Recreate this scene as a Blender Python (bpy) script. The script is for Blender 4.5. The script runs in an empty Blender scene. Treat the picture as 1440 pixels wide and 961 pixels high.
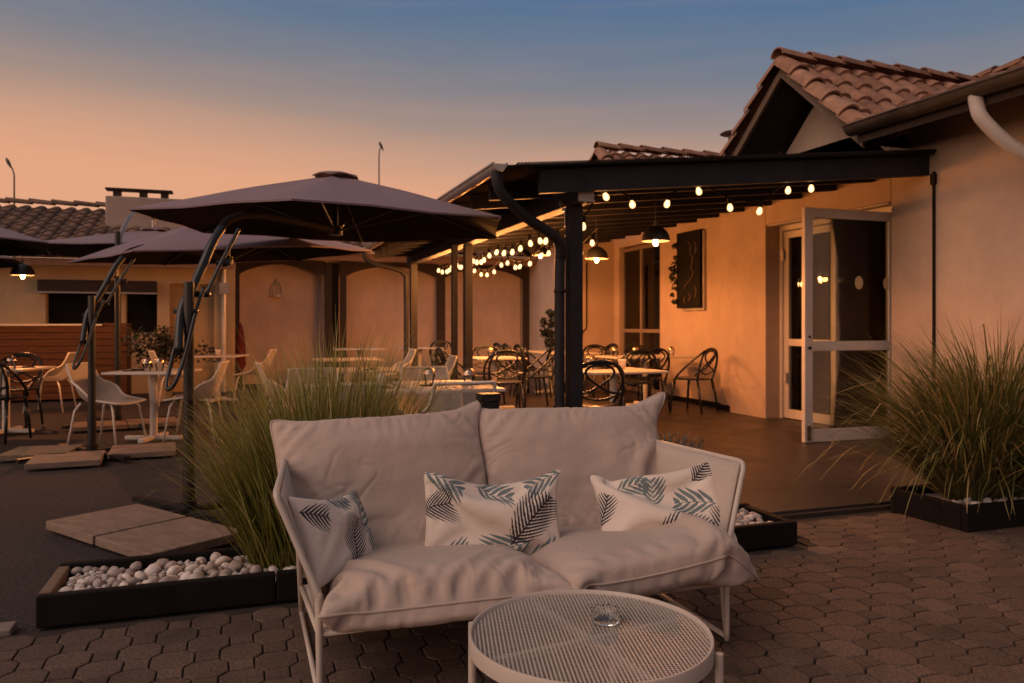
import bpy, math, random
import numpy as np
from mathutils import Vector, Matrix, noise
R = math.radians
PI = math.pi
rnd = random.Random(7)
scene = bpy.context.scene
COL = scene.collection

# ------------------------------------------------------------------ helpers
class MB:
    """collects faces; build() links them as one mesh object"""
    def __init__(s):
        s.v = []; s.f = []; s.m = []; s.a = []      # verts, faces, material index, per-vertex tint
    def add(s, vs, fs, mi=0, t=0.5):
        o = len(s.v)
        s.v += [tuple(p) for p in vs]
        s.a += [t] * len(vs) if not isinstance(t, (list, tuple)) else list(t)
        s.f += [tuple(i + o for i in f) for f in fs]
        s.m += [mi] * len(fs)
        return s
    def box(s, x0, x1, y0, y1, z0, z1, mi=0, t=0.5):
        vs = [(x0,y0,z0),(x1,y0,z0),(x1,y1,z0),(x0,y1,z0),(x0,y0,z1),(x1,y0,z1),(x1,y1,z1),(x0,y1,z1)]
        return s.add(vs, [(0,3,2,1),(4,5,6,7),(0,1,5,4),(1,2,6,5),(2,3,7,6),(3,0,4,7)], mi, t)
    def hexa(s, bot, top, mi=0, t=0.5):
        n = len(bot)
        fs = [tuple(range(n-1,-1,-1)), tuple(range(n,2*n))] + [(i,(i+1)%n,n+(i+1)%n,n+i) for i in range(n)]
        return s.add(list(bot)+list(top), fs, mi, t)
    def beam(s, p, q, w, h, mi=0, up=(0,0,1)):
        p, q = Vector(p), Vector(q); d = (q-p).normalized(); u = Vector(up)
        x = d.cross(u).normalized()*w/2; y = x.cross(d).normalized()*h/2
        c = lambda o: [o-x-y, o+x-y, o+x+y, o-x+y]
        return s.hexa(c(p), c(q), mi)
    def tube(s, pts, r, n=8, mi=0, cap=True, closed=False, t=0.5):
        pts = [Vector(p) for p in pts]; k = len(pts)
        rs = r if isinstance(r, (list, tuple)) else [r]*k
        vs = []; prev = None
        for i, p in enumerate(pts):
            if closed: d = pts[(i+1)%k]-pts[i-1]
            else: d = pts[min(i+1,k-1)]-pts[max(i-1,0)]
            if d.length < 1e-9: d = Vector((0,0,1))
            d.normalize()
            if prev is None:
                a = Vector((0,0,1)) if abs(d.z) < .9 else Vector((1,0,0))
                x = d.cross(a).normalized()
            else:
                x = (prev - d*prev.dot(d))
                x = x.normalized() if x.length > 1e-6 else d.orthogonal().normalized()
            prev = x; y = d.cross(x)
            for j in range(n):
                g = 2*PI*j/n
                vs.append(p + (x*math.cos(g)+y*math.sin(g))*rs[i])
        fs = []
        for i in range(k if closed else k-1):
            a, b = i*n, ((i+1)%k)*n
            for j in range(n): fs.append((a+j, a+(j+1)%n, b+(j+1)%n, b+j))
        if cap and not closed:
            fs += [tuple(range(n-1,-1,-1)), tuple(range((k-1)*n, k*n))]
        return s.add(vs, fs, mi, t)
    def lathe(s, prof, c=(0,0,0), n=16, mi=0, t=0.5):
        vs = []; k = len(prof)
        for r_, z in prof:
            for j in range(n):
                g = 2*PI*j/n
                vs.append((c[0]+r_*math.cos(g), c[1]+r_*math.sin(g), c[2]+z))
        fs = [(i*n+j, i*n+(j+1)%n, (i+1)*n+(j+1)%n, (i+1)*n+j) for i in range(k-1) for j in range(n)]
        return s.add(vs, fs, mi, t)
    def grid(s, P, nx, ny, mi=0, t=0.5, closex=False):
        """P: list rows*cols"""
        fs = []
        for i in range(ny-1):
            for j in range(nx if closex else nx-1):
                fs.append((i*nx+j, i*nx+(j+1)%nx, (i+1)*nx+(j+1)%nx, (i+1)*nx+j))
        return s.add(P, fs, mi, t)
    def build(s, name, mats, parent=None, smooth=False, bevel=0, sub=0, world=False, solid=0, auto=None, tint=False):
        me = bpy.data.meshes.new(name)
        vs = s.v
        if world and parent is not None:
            o = parent.location
            if parent.parent is not None: o = o + parent.parent.location
            vs = [(a-o.x, b-o.y, c-o.z) for a,b,c in vs]
        me.from_pydata([tuple(p) for p in vs], [], s.f)
        if not isinstance(mats, (list, tuple)): mats = [mats]
        for m in mats: me.materials.append(m)
        if len(mats) > 1: me.polygons.foreach_set('material_index', s.m)
        if smooth or auto: me.polygons.foreach_set('use_smooth', [True]*len(me.polygons))
        if auto: me.set_sharp_from_angle(angle=R(auto))
        if tint:
            at = me.attributes.new('tint', 'FLOAT', 'POINT')
            at.data.foreach_set('value', s.a)
        me.update()
        ob = bpy.data.objects.new(name, me); COL.objects.link(ob)
        if parent is not None: ob.parent = parent
        if solid:
            m = ob.modifiers.new('solid','SOLIDIFY'); m.thickness = solid; m.offset = 0
        if bevel:
            m = ob.modifiers.new('bevel','BEVEL'); m.width = bevel; m.segments = 2; m.limit_method = 'ANGLE'; m.angle_limit = R(40)
        if sub:
            m = ob.modifiers.new('sub','SUBSURF'); m.levels = sub; m.render_levels = sub
        return ob

def tag(o, label=None, cat=None, group=None, kind=None):
    if label: o['label'] = label
    if cat: o['category'] = cat
    if group: o['group'] = group
    if kind: o['kind'] = kind
    return o
def thing(name, label, cat, loc=(0,0,0), rz=0, group=None):
    o = bpy.data.objects.new(name, None); COL.objects.link(o)
    o.location = loc; o.rotation_euler = (0,0,rz); o.empty_display_size = .1
    return tag(o, label, cat, group)
def dup(root, loc, rz, label, group=None):
    r = root.copy(); COL.objects.link(r); r.location = loc; r.rotation_euler = (0,0,rz); r['label'] = label
    if group: r['group'] = group
    for ch in list(root.children):
        c = ch.copy(); COL.objects.link(c); c.parent = r
        for g in list(ch.children):
            d = g.copy(); COL.objects.link(d); d.parent = c
    return r
def catmull(P, n=6, closed=False):
    P = [Vector(p) for p in P]; out = []; k = len(P)
    g = (lambda i: P[i % k]) if closed else (lambda i: P[max(0, min(k-1, i))])
    for i in range(k if closed else k-1):
        a, b, c, d = g(i-1), g(i), g(i+1), g(i+2)
        for j in range(n):
            t = j/n
            out.append(.5*((2*b)+(c-a)*t+(2*a-5*b+4*c-d)*t*t+(3*b-a-3*c+d)*t**3))
    if not closed: out.append(P[-1])
    return out

# ------------------------------------------------------------------ materials
class NT:
    def __init__(s, name):
        s.mat = bpy.data.materials.new(name); s.mat.use_nodes = True
        s.t = s.mat.node_tree; s.b = s.t.nodes['Principled BSDF']; s.out = s.t.nodes['Material Output']
    def n(s, typ, **kw):
        x = s.t.nodes.new(typ)
        for k, v in kw.items():
            if k.startswith('i_'): x.inputs[k[2:].replace('_',' ')].default_value = v
            else: setattr(x, k, v)
        return x
    def l(s, a, b): s.t.links.new(a, b)
    def coord(s, kind='Object'):
        return s.n('ShaderNodeTexCoord').outputs[kind]
    def noise(s, scale, detail=4, rough=.6, vec=None):
        x = s.n('ShaderNodeTexNoise'); x.inputs['Scale'].default_value = scale
        x.inputs['Detail'].default_value = detail; x.inputs['Roughness'].default_value = rough
        s.l(vec if vec is not None else s.coord(), x.inputs['Vector']); return x.outputs['Fac']
    def ramp(s, fac, stops):
        x = s.n('ShaderNodeValToRGB'); e = x.color_ramp.elements
        while len(e) < len(stops): e.new(.5)
        for el, (p, c) in zip(e, stops): el.position = p; el.color = (*c, 1)
        s.l(fac, x.inputs['Fac']); return x.outputs['Color']
    def mix(s, fac, a, b, mode='MIX'):
        x = s.n('ShaderNodeMix', data_type='RGBA', blend_type=mode)
        for sock, val in ((x.inputs[0], fac), (x.inputs[6], a), (x.inputs[7], b)):
            if hasattr(val, 'links'): s.l(val, sock)
            elif isinstance(val, (int, float)): sock.default_value = val
            else: sock.default_value = (*val, 1)
        return x.outputs[2]
    def bump(s, h, strength=.3, dist=.01):
        x = s.n('ShaderNodeBump'); x.inputs['Strength'].default_value = strength; x.inputs['Distance'].default_value = dist
        s.l(h, x.inputs['Height']); s.l(x.outputs['Normal'], s.b.inputs['Normal'])
    def set(s, **kw):
        for k, v in kw.items(): s.b.inputs[k.replace('_',' ')].default_value = v
        return s
    def base(s, c):
        if hasattr(c, 'links'): s.l(c, s.b.inputs['Base Color'])
        else: s.b.inputs['Base Color'].default_value = (*c, 1)
        return s

def mat(name, col, rough=.6, metal=0, var=.25, scale=6, bump=0, bscale=40, bdist=.005):
    m = NT(name); m.set(Roughness=rough, Metallic=metal)
    if var:
        f = m.noise(scale, 5)
        lo = tuple(c*(1-var) for c in col); hi = tuple(min(1, c*(1+var)) for c in col)
        m.base(m.ramp(f, [(.3, lo), (.7, hi)]))
        rr = m.n('ShaderNodeMapRange'); rr.inputs['To Min'].default_value = max(0, rough-.1); rr.inputs['To Max'].default_value = min(1, rough+.1)
        m.l(f, rr.inputs['Value']); m.l(rr.outputs[0], m.b.inputs['Roughness'])
    else: m.base(col)
    if bump: m.bump(m.noise(bscale, 4), bump, bdist)
    return m.mat

def tint_mat(name, stops, rough=.7, noise_scale=20, namt=.35, bump=.0, bscale=60, bdist=.004, transl=0, patch=0):
    m = NT(name); m.set(Roughness=rough)
    a = m.n('ShaderNodeAttribute', attribute_name='tint')
    c = m.ramp(a.outputs['Fac'], stops)
    nz = m.ramp(m.noise(noise_scale, 5), [(.25, (1-namt,)*3), (.75, (1+namt*.6,)*3)])
    c2 = m.mix(1.0, c, nz, 'MULTIPLY')
    if patch: c2 = m.mix(patch, c2, m.ramp(m.noise(1.6, 6, .65), [(.32,(.45,.45,.47)),(.5,(1,1,1)),(.72,(1.35,1.28,1.2))]), 'MULTIPLY')
    m.base(c2)
    if bump: m.bump(m.noise(bscale, 5), bump, bdist)
    if transl:
        m.set(Transmission_Weight=0)
        tr = m.n('ShaderNodeBsdfTranslucent'); m.l(c, tr.inputs['Color'])
        mx = m.n('ShaderNodeMixShader'); mx.inputs[0].default_value = transl
        m.l(m.b.outputs[0], mx.inputs[1]); m.l(tr.outputs[0], mx.inputs[2]); m.l(mx.outputs[0], m.out.inputs['Surface'])
    return m.mat

def stucco(name, col, grime=.22):
    m = NT(name); m.set(Roughness=.9)
    f = m.noise(1.3, 6, .65); g = m.noise(9, 4)
    c = m.ramp(f, [(.3, tuple(x*(1-grime) for x in col)), (.65, col)])
    mp = m.n('ShaderNodeMapping'); mp.inputs['Scale'].default_value = (5, 5, .35); m.l(m.coord(), mp.inputs['Vector'])
    st = m.ramp(m.noise(1.5, 5, .6, mp.outputs[0]), [(.35, (.86,.84,.82)), (.6, (1,1,1))])
    c = m.mix(.22, c, st, 'MULTIPLY')
    m.base(m.mix(.12, c, m.ramp(g, [(.3,(.5,.5,.5)),(.7,(1,1,1))]), 'MULTIPLY'))
    ad = m.n('ShaderNodeMath', operation='ADD'); m.l(m.noise(120, 3), ad.inputs[0]); m.l(m.noise(14, 3), ad.inputs[1])
    m.bump(ad.outputs[0], .35, .006); return m.mat

def emit(name, col, strength):
    m = NT(name); e = m.n('ShaderNodeEmission'); e.inputs[0].default_value = (*col,1); e.inputs[1].default_value = strength
    m.l(e.outputs[0], m.out.inputs['Surface']); return m.mat

def glass(name, tintc=(.9,.95,.95), rough=.02, ior=1.5, dark=1.0, vary=False):
    """thin pane: see-through with a fresnel reflection"""
    m = NT(name); t = m.n('ShaderNodeBsdfTransparent'); t.inputs[0].default_value = (*[c*dark for c in tintc],1)
    g = m.n('ShaderNodeBsdfGlossy'); g.inputs['Roughness'].default_value = rough
    fr = m.n('ShaderNodeFresnel'); fr.inputs['IOR'].default_value = ior
    if vary:
        b = m.n('ShaderNodeBump'); b.inputs['Strength'].default_value = .05; b.inputs['Distance'].default_value = .01
        m.l(m.noise(2.2, 2), b.inputs['Height']); m.l(b.outputs[0], g.inputs['Normal'])
    mx = m.n('ShaderNodeMixShader'); m.l(fr.outputs[0], mx.inputs[0]); m.l(t.outputs[0], mx.inputs[1]); m.l(g.outputs[0], mx.inputs[2])
    m.l(mx.outputs[0], m.out.inputs['Surface']); return m.mat

def perforated(name, col, amount):
    """powder coated metal mesh: tiny round holes in object space"""
    m = NT(name); m.set(Roughness=.5); m.base(col)
    t = m.n('ShaderNodeBsdfTransparent'); mx = m.n('ShaderNodeMixShader')
    mx.inputs[0].default_value = amount; m.l(m.b.outputs[0], mx.inputs[1]); m.l(t.outputs[0], mx.inputs[2])
    m.l(mx.outputs[0], m.out.inputs['Surface']); return m.mat

def wood(name, c0, c1, scale=(1,12,12), rough=.6, bump=.2):
    m = NT(name); m.set(Roughness=rough)
    mp = m.n('ShaderNodeMapping'); mp.inputs['Scale'].default_value = scale; m.l(m.coord(), mp.inputs['Vector'])
    f = m.noise(3, 6, .6, mp.outputs[0]); m.base(m.ramp(f, [(.3, c0), (.7, c1)])); m.bump(f, bump, .004); return m.mat

M = {}
M['wall'] = stucco('cream_stucco', (.47,.355,.285))
M['wall_far'] = stucco('yellow_stucco', (.58,.42,.25))
M['wall_arc'] = stucco('pink_stucco', (.72,.545,.44))
M['darkmetal'] = mat('dark_metal', (.014,.014,.017), .45, .3, .3, 8)
M['mast'] = mat('mast_paint', (.011,.010,.010), .35, 0, .25, 10)
M['arc'] = mat('aluminium_arc', (.32,.28,.26), .35, .7, .2, 10)
M['pergola'] = mat('pergola_paint', (.021,.020,.024), .6, 0, .3, 5, .15, 60)
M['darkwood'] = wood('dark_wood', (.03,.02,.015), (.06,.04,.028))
M['barwood'] = wood('bar_wood', (.06,.026,.013), (.13,.055,.028), (1,1,14))
M['fascia'] = wood('fascia_wood', (.16,.075,.035), (.24,.12,.06), (1.5,10,10))
M['white'] = mat('white_powder', (.62,.57,.52), .5, 0, .06, 4)
M['tabletop'] = mat('table_top', (.60,.54,.48), .35, 0, .07, 3)
M['mesh'] = perforated('chair_mesh', (.50,.455,.41), .26)
M['blackplastic'] = mat('black_plastic', (.012,.013,.014), .28, 0, .2, 10)
M['frame'] = mat('sofa_frame', (.48,.42,.37), .45, 0, .06, 5)
M['doorframe'] = mat('door_frame', (.50,.46,.43), .45, 0, .08, 5)
M['gutter'] = mat('gutter_metal', (.10,.075,.06), .4, .5, .25, 6)
M['pipewhite'] = mat('pale_pipe', (.55,.49,.45), .5, 0, .1, 5)
M['zinc'] = mat('zinc_trim', (.42,.38,.34), .4, .4, .2, 5)
M['pane'] = glass('door_glass', vary=True)
M['glass'] = glass('table_glass', (.86,.86,.86), .03, 1.6)
def glow(name, core, edge):
    m = NT(name); lw = m.n('ShaderNodeLayerWeight'); lw.inputs['Blend'].default_value = .42
    e = m.n('ShaderNodeEmission'); m.l(m.ramp(lw.outputs['Facing'], [(.15, core), (.75, edge)]), e.inputs[0]); e.inputs[1].default_value = 3.2
    m.l(e.outputs[0], m.out.inputs['Surface']); return m.mat
M['bulb'] = glow('bulb_glow', (1,.62,.26), (.30,.11,.025))
M['pendbulb'] = emit('pendant_bulb_glow', (1,.50,.17), 45.0)
M['inbulb'] = emit('inside_bulb_glow', (1,.55,.2), 2.2)
M['strip'] = emit('inside_strip_glow', (1,.62,.22), 1.3)
M['shade_out'] = mat('shade_black', (.012,.011,.011), .35, 0, .1, 5)
M['shade_in'] = mat('shade_inside', (.72,.62,.48), .5, 0, .05, 5)
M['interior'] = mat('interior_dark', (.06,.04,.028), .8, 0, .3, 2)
M['black'] = mat('black_board', (.005,.004,.004), .6, 0, .3, 6)
M['amber'] = mat('amber_gleam', (.60,.42,.30), .22, .8, .1, 6)  # orange gleam on the glasses, put into a metal colour
M['red'] = mat('dark_red_cloth', (.16,.02,.015), .8, 0, .2, 9)
M['pot'] = mat('planter_pot', (.30,.25,.21), .7, 0, .2, 6)
M['terr'] = None

def canvas(name, col, sheen=.08, crease=5.0):
    m = NT(name); m.set(Roughness=.85); m.b.inputs['Sheen Weight'].default_value = sheen
    f = m.noise(4, 5); c = m.ramp(f, [(.3, tuple(x*.93 for x in col)), (.7, tuple(min(1,x*1.05) for x in col))])
    m.base(c)
    co = m.coord()
    nz = m.n('ShaderNodeMath', operation='MULTIPLY'); m.l(m.noise(16, 4, .6), nz.inputs[0]); nz.inputs[1].default_value = 2.0
    rg = m.n('ShaderNodeTexNoise', noise_type='RIDGED_MULTIFRACTAL'); rg.inputs['Scale'].default_value = 2.7; rg.inputs['Detail'].default_value = 2.5; rg.inputs['Distortion'].default_value = .9; m.l(co, rg.inputs['Vector'])
    nz2 = m.n('ShaderNodeMath', operation='MULTIPLY_ADD'); m.l(rg.outputs['Fac'], nz2.inputs[0]); nz2.inputs[1].default_value = crease; m.l(nz.outputs[0], nz2.inputs[2])
    m.bump(nz2.outputs[0], .5, .0036); return m.mat
M['canvas'] = canvas('beige_canvas', (.45,.355,.305))
M['armfab'] = canvas('arm_fabric', (.44,.37,.325), .08, 0)
M['umbshade'] = canvas('umbrella_underside_shade', (.016,.012,.013), 0, 0)  # shade under the canopy put into the cloth colour
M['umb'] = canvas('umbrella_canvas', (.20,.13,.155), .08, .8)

def print_mat():
    m = NT('leaf_print_cotton'); m.set(Roughness=.85)
    a = m.n('ShaderNodeAttribute', attribute_name='tint')
    c = m.ramp(a.outputs['Fac'], [(0,(.66,.57,.50)), (.3,(.66,.57,.50)), (.36,(.12,.16,.17)), (.64,(.14,.18,.19)), (.70,(.035,.024,.032)), (1,(.03,.02,.028))])
    m.base(c); m.bump(m.noise(30, 5, .6), .3, .006); return m.mat
M['print'] = print_mat()

def asphalt():
    m = NT('asphalt_ground'); m.set(Roughness=.92)
    f = m.noise(55, 3, .75); g = m.noise(.8, 5)
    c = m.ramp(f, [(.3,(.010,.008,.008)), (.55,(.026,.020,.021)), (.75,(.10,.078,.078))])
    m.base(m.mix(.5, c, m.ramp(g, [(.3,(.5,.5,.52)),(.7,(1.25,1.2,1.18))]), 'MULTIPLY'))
    m.bump(f, 1.0, .010); return m.mat
M['asphalt'] = asphalt()
def terracefloor():
    m = NT('terrace_concrete')
    f = m.noise(1.1, 6, .6); g = m.noise(25, 4)
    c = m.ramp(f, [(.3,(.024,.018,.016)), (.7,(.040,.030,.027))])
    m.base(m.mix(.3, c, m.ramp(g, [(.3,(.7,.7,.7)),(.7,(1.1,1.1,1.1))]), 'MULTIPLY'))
    r = m.ramp(m.noise(2.3, 5), [(.3,(.34,.34,.34)), (.7,(.56,.56,.56))]); m.l(r, m.b.inputs['Roughness'])
    m.bump(g, .12, .004); return m.mat
M['terrace'] = terracefloor()
M['paver'] = tint_mat('brown_paver', [(0,(.075,.047,.035)), (.5,(.11,.070,.052)), (1,(.15,.098,.075))], .88, 85, .75, .9, 140, .004, patch=.8)
M['joint'] = mat('joint_sand', (.028,.018,.013), .95, 0, .3, 20, .4, 90)
M['kerb'] = mat('kerb_concrete', (.20,.16,.14), .9, 0, .3, 7, .4, 80)
M['slab'] = wood('slab_stone', (.15,.105,.08), (.24,.175,.135), (2,9,9), .8, .3)
M['slabgravel'] = mat('gravel_slab', (.17,.125,.085), .9, 0, .5, 60, .6, 80)
M['boxboard'] = mat('planter_board', (.009,.007,.007), .7, 0, .3, 8, .3, 30)
M['boxtrim'] = wood('planter_trim', (.10,.068,.045), (.19,.13,.09), (3,14,14), .8)
M['soil'] = mat('dark_soil', (.02,.014,.01), .95, 0, .4, 12, .6, 40)
M['pebble'] = tint_mat('white_pebble', [(0,(.27,.22,.20)), (.4,(.52,.45,.42)), (1,(.74,.67,.63))], .6, 25, .25, .2, 30)
M['tile'] = tint_mat('roof_tile', [(0,(.17,.085,.055)), (.5,(.27,.135,.085)), (1,(.36,.20,.13))], .85, 7, .45, .3, 50)
M['tile_far'] = tint_mat('far_roof_tile', [(0,(.10,.06,.042)), (.5,(.16,.095,.065)), (1,(.22,.14,.10))], .9, 7, .45, .3, 50)
M['grass'] = tint_mat('grass_blade', [(0,(.075,.085,.016)), (.45,(.235,.235,.036)), (.8,(.40,.33,.09)), (1,(.55,.38,.18))], .55, 12, .2, transl=.25)
M['grassw'] = tint_mat('broad_grass_blade', [(0,(.05,.06,.02)), (.45,(.17,.165,.045)), (.8,(.36,.26,.09)), (1,(.55,.36,.16))], .5, 12, .2, transl=.25)
M['leafdark'] = tint_mat('dark_leaf', [(0,(.008,.011,.006)), (1,(.03,.036,.018))], .5, 12, .2)
M['lavender'] = tint_mat('grey_green_leaf', [(0,(.05,.06,.05)), (1,(.16,.17,.14))], .7, 12, .2)
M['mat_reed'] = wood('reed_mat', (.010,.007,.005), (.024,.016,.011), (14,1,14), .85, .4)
M['chimney'] = stucco('chimney_render', (.42,.34,.29), .3)
M['lampgrey'] = mat('lamp_post_grey', (.10,.09,.085), .6, .2, .2, 4)

for k_, v_ in (('umbshade',.05),('boxboard',.12),('darkwood',.15),('black',.12),('pergola',.22),('mat_reed',.1),('barwood',.2),('darkmetal',.3)):
    M[k_].node_tree.nodes['Principled BSDF'].inputs['Specular IOR Level'].default_value = v_
# ------------------------------------------------------------------ camera
CH = 1.18
cam = bpy.data.cameras.new('camera'); co = bpy.data.objects.new('camera', cam); COL.objects.link(co)
co.location = (0,0,CH); co.rotation_euler = (PI/2, 0, R(-19.06))
cam.sensor_width = 36; cam.lens = 27.5; cam.shift_y = -22.5/1440; cam.clip_end = 3000; cam.clip_start = .05
cam.dof.use_dof = True; cam.dof.focus_distance = 2.9; cam.dof.aperture_fstop = 5.0
scene.camera = co

# ------------------------------------------------------------------ sky and sun
w = bpy.data.worlds.new('World'); scene.world = w; w.use_nodes = True
t = w.node_tree; bg = t.nodes['Background']; wo = t.nodes['World Output']
N = lambda ty: t.nodes.new(ty)
def wmath(op, a, b=None, c=None):
    x = N('ShaderNodeMath'); x.operation = op
    for i, q in enumerate((a, b, c)):
        if q is None: continue
        if hasattr(q, 'links'): t.links.new(q, x.inputs[i])
        else: x.inputs[i].default_value = q
    return x.outputs[0]
SUN_EL, SUN_AZ = R(7), R(256)     # the last light comes low from the left, behind the camera
sky = N('ShaderNodeTexSky'); sky.sky_type = 'NISHITA'; sky.sun_disc = False; sky.sun_elevation = SUN_EL; sky.sun_rotation = SUN_AZ
tc = N('ShaderNodeTexCoord'); sp = N('ShaderNodeSeparateXYZ'); t.links.new(tc.outputs['Generated'], sp.inputs[0])
wx, wy, wz = R(0), 0, 0
# the dusk gradient: elevation, with the orange band standing higher towards the left (west)
west = wmath('ADD', wmath('MULTIPLY', sp.outputs[0], -.86), wmath('MULTIPLY', sp.outputs[1], .5))
el = wmath('SUBTRACT', sp.outputs[2], wmath('ADD', wmath('MULTIPLY', west, .06), .012))
nz = N('ShaderNodeTexNoise'); nz.inputs['Scale'].default_value = 2.2; nz.inputs['Detail'].default_value = 5
mp = N('ShaderNodeMapping'); mp.inputs['Scale'].default_value = (1,1,7); t.links.new(tc.outputs['Generated'], mp.inputs[0]); t.links.new(mp.outputs[0], nz.inputs['Vector'])
el = wmath('ADD', el, wmath('MULTIPLY', wmath('SUBTRACT', nz.outputs['Fac'], .5), .05))
cr = N('ShaderNodeValToRGB'); t.links.new(wmath('ADD', el, .2), cr.inputs['Fac'])
e = cr.color_ramp.elements
stops = [(0.0,(.30,.15,.09)), (.22,(.80,.385,.22)), (.335,(.76,.37,.215)), (.375,(.58,.325,.22)), (.417,(.38,.265,.22)), (.47,(.215,.21,.24)), (.52,(.13,.18,.265)), (.57,(.074,.15,.285)), (.63,(.066,.145,.28)), (.72,(.10,.12,.17)), (1.0,(.19,.17,.175))]
while len(e) < len(stops): e.new(.5)
for q, (p, c) in zip(e, stops): q.position = p; q.color = (*c, 1)
st = N('ShaderNodeTexNoise'); st.inputs['Scale'].default_value = 2.6; st.inputs['Detail'].default_value = 7; st.inputs['Distortion'].default_value = .4
mp2 = N('ShaderNodeMapping'); mp2.inputs['Scale'].default_value = (1,.7,11); mp2.inputs['Rotation'].default_value = (R(6),R(-5),0); t.links.new(tc.outputs['Generated'], mp2.inputs[0]); t.links.new(mp2.outputs[0], st.inputs['Vector'])
cl = wmath('MULTIPLY', wmath('MAXIMUM', wmath('SUBTRACT', st.outputs['Fac'], .52), 0.0), .4)
mxs = N('ShaderNodeMix'); mxs.data_type = 'RGBA'; t.links.new(cl, mxs.inputs[0]); t.links.new(cr.outputs[0], mxs.inputs[6]); mxs.inputs[7].default_value = (.62,.36,.27,1)
bg2 = N('ShaderNodeBackground'); t.links.new(mxs.outputs[2], bg2.inputs[0]); bg2.inputs[1].default_value = 1.0
t.links.new(sky.outputs[0], bg.inputs[0]); bg.inputs[1].default_value = .004
# afterglow low in the west-south-west, outside the frame, where the sun has just gone
vd = N('ShaderNodeVectorMath'); vd.operation = 'DOT_PRODUCT'; t.links.new(tc.outputs['Generated'], vd.inputs[0]); vd.inputs[1].default_value = Vector((-.92,-.30,.24)).normalized()
gl = wmath('POWER', wmath('MAXIMUM', vd.outputs['Value'], 0.0), 5.0)
bg3 = N('ShaderNodeBackground'); bg3.inputs[0].default_value = (1,.66,.48,1); t.links.new(wmath('MULTIPLY', gl, 1.6), bg3.inputs[1])
ad3 = N('ShaderNodeAddShader'); t.links.new(bg2.outputs[0], ad3.inputs[0]); t.links.new(bg3.outputs[0], ad3.inputs[1]); bg2 = ad3
ad = N('ShaderNodeAddShader'); t.links.new(bg.outputs[0], ad.inputs[0]); t.links.new(bg2.outputs[0], ad.inputs[1]); t.links.new(ad.outputs[0], wo.inputs['Surface'])

sl = bpy.data.lights.new('sun','SUN'); so = bpy.data.objects.new('sun', sl); COL.objects.link(so)
sl.energy = .85; sl.angle = R(38); sl.color = (1,.70,.54)
# sun_rotation is clockwise from +Y
sd = Vector((math.sin(SUN_AZ)*math.cos(R(50)), math.cos(SUN_AZ)*math.cos(R(50)), math.sin(R(50))))
so.rotation_euler = sd.to_track_quat('Z','Y').to_euler(); so.location = (-20,-10,20)
vs = scene.view_settings; vs.view_transform = 'Standard'; vs.look = 'None'; vs.exposure = 0; vs.gamma = 1
scene.cycles.use_denoising = True
scene.cycles.max_bounces = 8; scene.cycles.transparent_max_bounces = 24
scene.cycles.sample_clamp_indirect = 4; scene.cycles.caustics_reflective = False; scene.cycles.caustics_refractive = False

# ------------------------------------------------------------------ ground
def sheet(name, pts, z, m):
    b = MB(); b.add([(x,y,z) for x,y in pts], [tuple(range(len(pts)))]); o = b.build(name, m); tag(o, kind='structure'); return o
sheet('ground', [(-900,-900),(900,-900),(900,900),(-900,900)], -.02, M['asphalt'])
PV = 3.47                       # far edge of the paving
b = MB(); b.add([(-12,-4,-.012),(12,-4,-.012),(12,PV,-.012),(-12,PV,-.012)], [(0,1,2,3)], 1)
b.add([(2.9,PV,-.012),(12,PV,-.012),(12,3.985,-.012),(2.9,3.985,-.012)], [(0,1,2,3)], 1)
p_ = .1155; w2, s2 = .148/2-.0021, .083/2-.0021
def stone(cx, cy, poly, tnt):
    n = len(poly); dz = rnd.uniform(-.0012,.0012); tx, ty = rnd.gauss(0,.006), rnd.gauss(0,.006)
    rot = rnd.gauss(0,.012)
    P = []
    for ring, (sc, z) in enumerate(((1,-.012),(1,-.0045),(.972,-.0012),(.92,0))):
        for (x,y) in poly:
            xx, yy = x*math.cos(rot)-y*math.sin(rot), x*math.sin(rot)+y*math.cos(rot)
            P.append((cx+xx*sc, cy+yy*sc, z+dz+xx*tx+yy*ty))
    fs = [(k*n+i, k*n+(i+1)%n, (k+1)*n+(i+1)%n, (k+1)*n+i) for k in range(3) for i in range(n)]
    fs.append(tuple(range(3*n,4*n))); b.add(P, fs, 0, tnt)
octo = [(w2,-s2),(w2,s2),(s2,w2),(-s2,w2),(-w2,s2),(-w2,-s2),(-s2,-w2),(s2,-w2)]
octo = [(x*(1 if abs(x)<w2-.001 else .99), y) for x,y in octo]
sq = [(s2,-s2),(s2,s2),(-s2,s2),(-s2,-s2)]
i0, i1 = int(-2.6/p_), int(7.6/p_); j0, j1 = int(.6/p_), int(3.93/p_)
for i in range(i0, i1):
    for j in range(j0, j1+1):
        cx, cy = i*p_, j*p_
        if cy > PV-.08 and not (cx > 3.0 and cy < 3.90): continue
        if (i+j) % 2 == 0: stone(cx, cy, octo, min(1,max(0,rnd.gauss(.5,.22))))
        else: stone(cx, cy, sq, min(1,max(0,rnd.gauss(.5,.22))))
tag(b.build('pavement', [M['paver'], M['joint']], tint=True), kind='structure')
b = MB(); b.box(-14,-.84, PV+.004, PV+.10, -.05, .012)
tag(b.build('kerb', M['kerb'], bevel=.006), kind='structure')
b = MB(); b.box(1.7, 6.6, 4.03, 17.2, -.1, .03); b.box(1.7,6.6,3.99,4.026,-.1,.014,1)
tag(b.build('terrace', [M['terrace'], M['joint']], bevel=.004), kind='structure')

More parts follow.
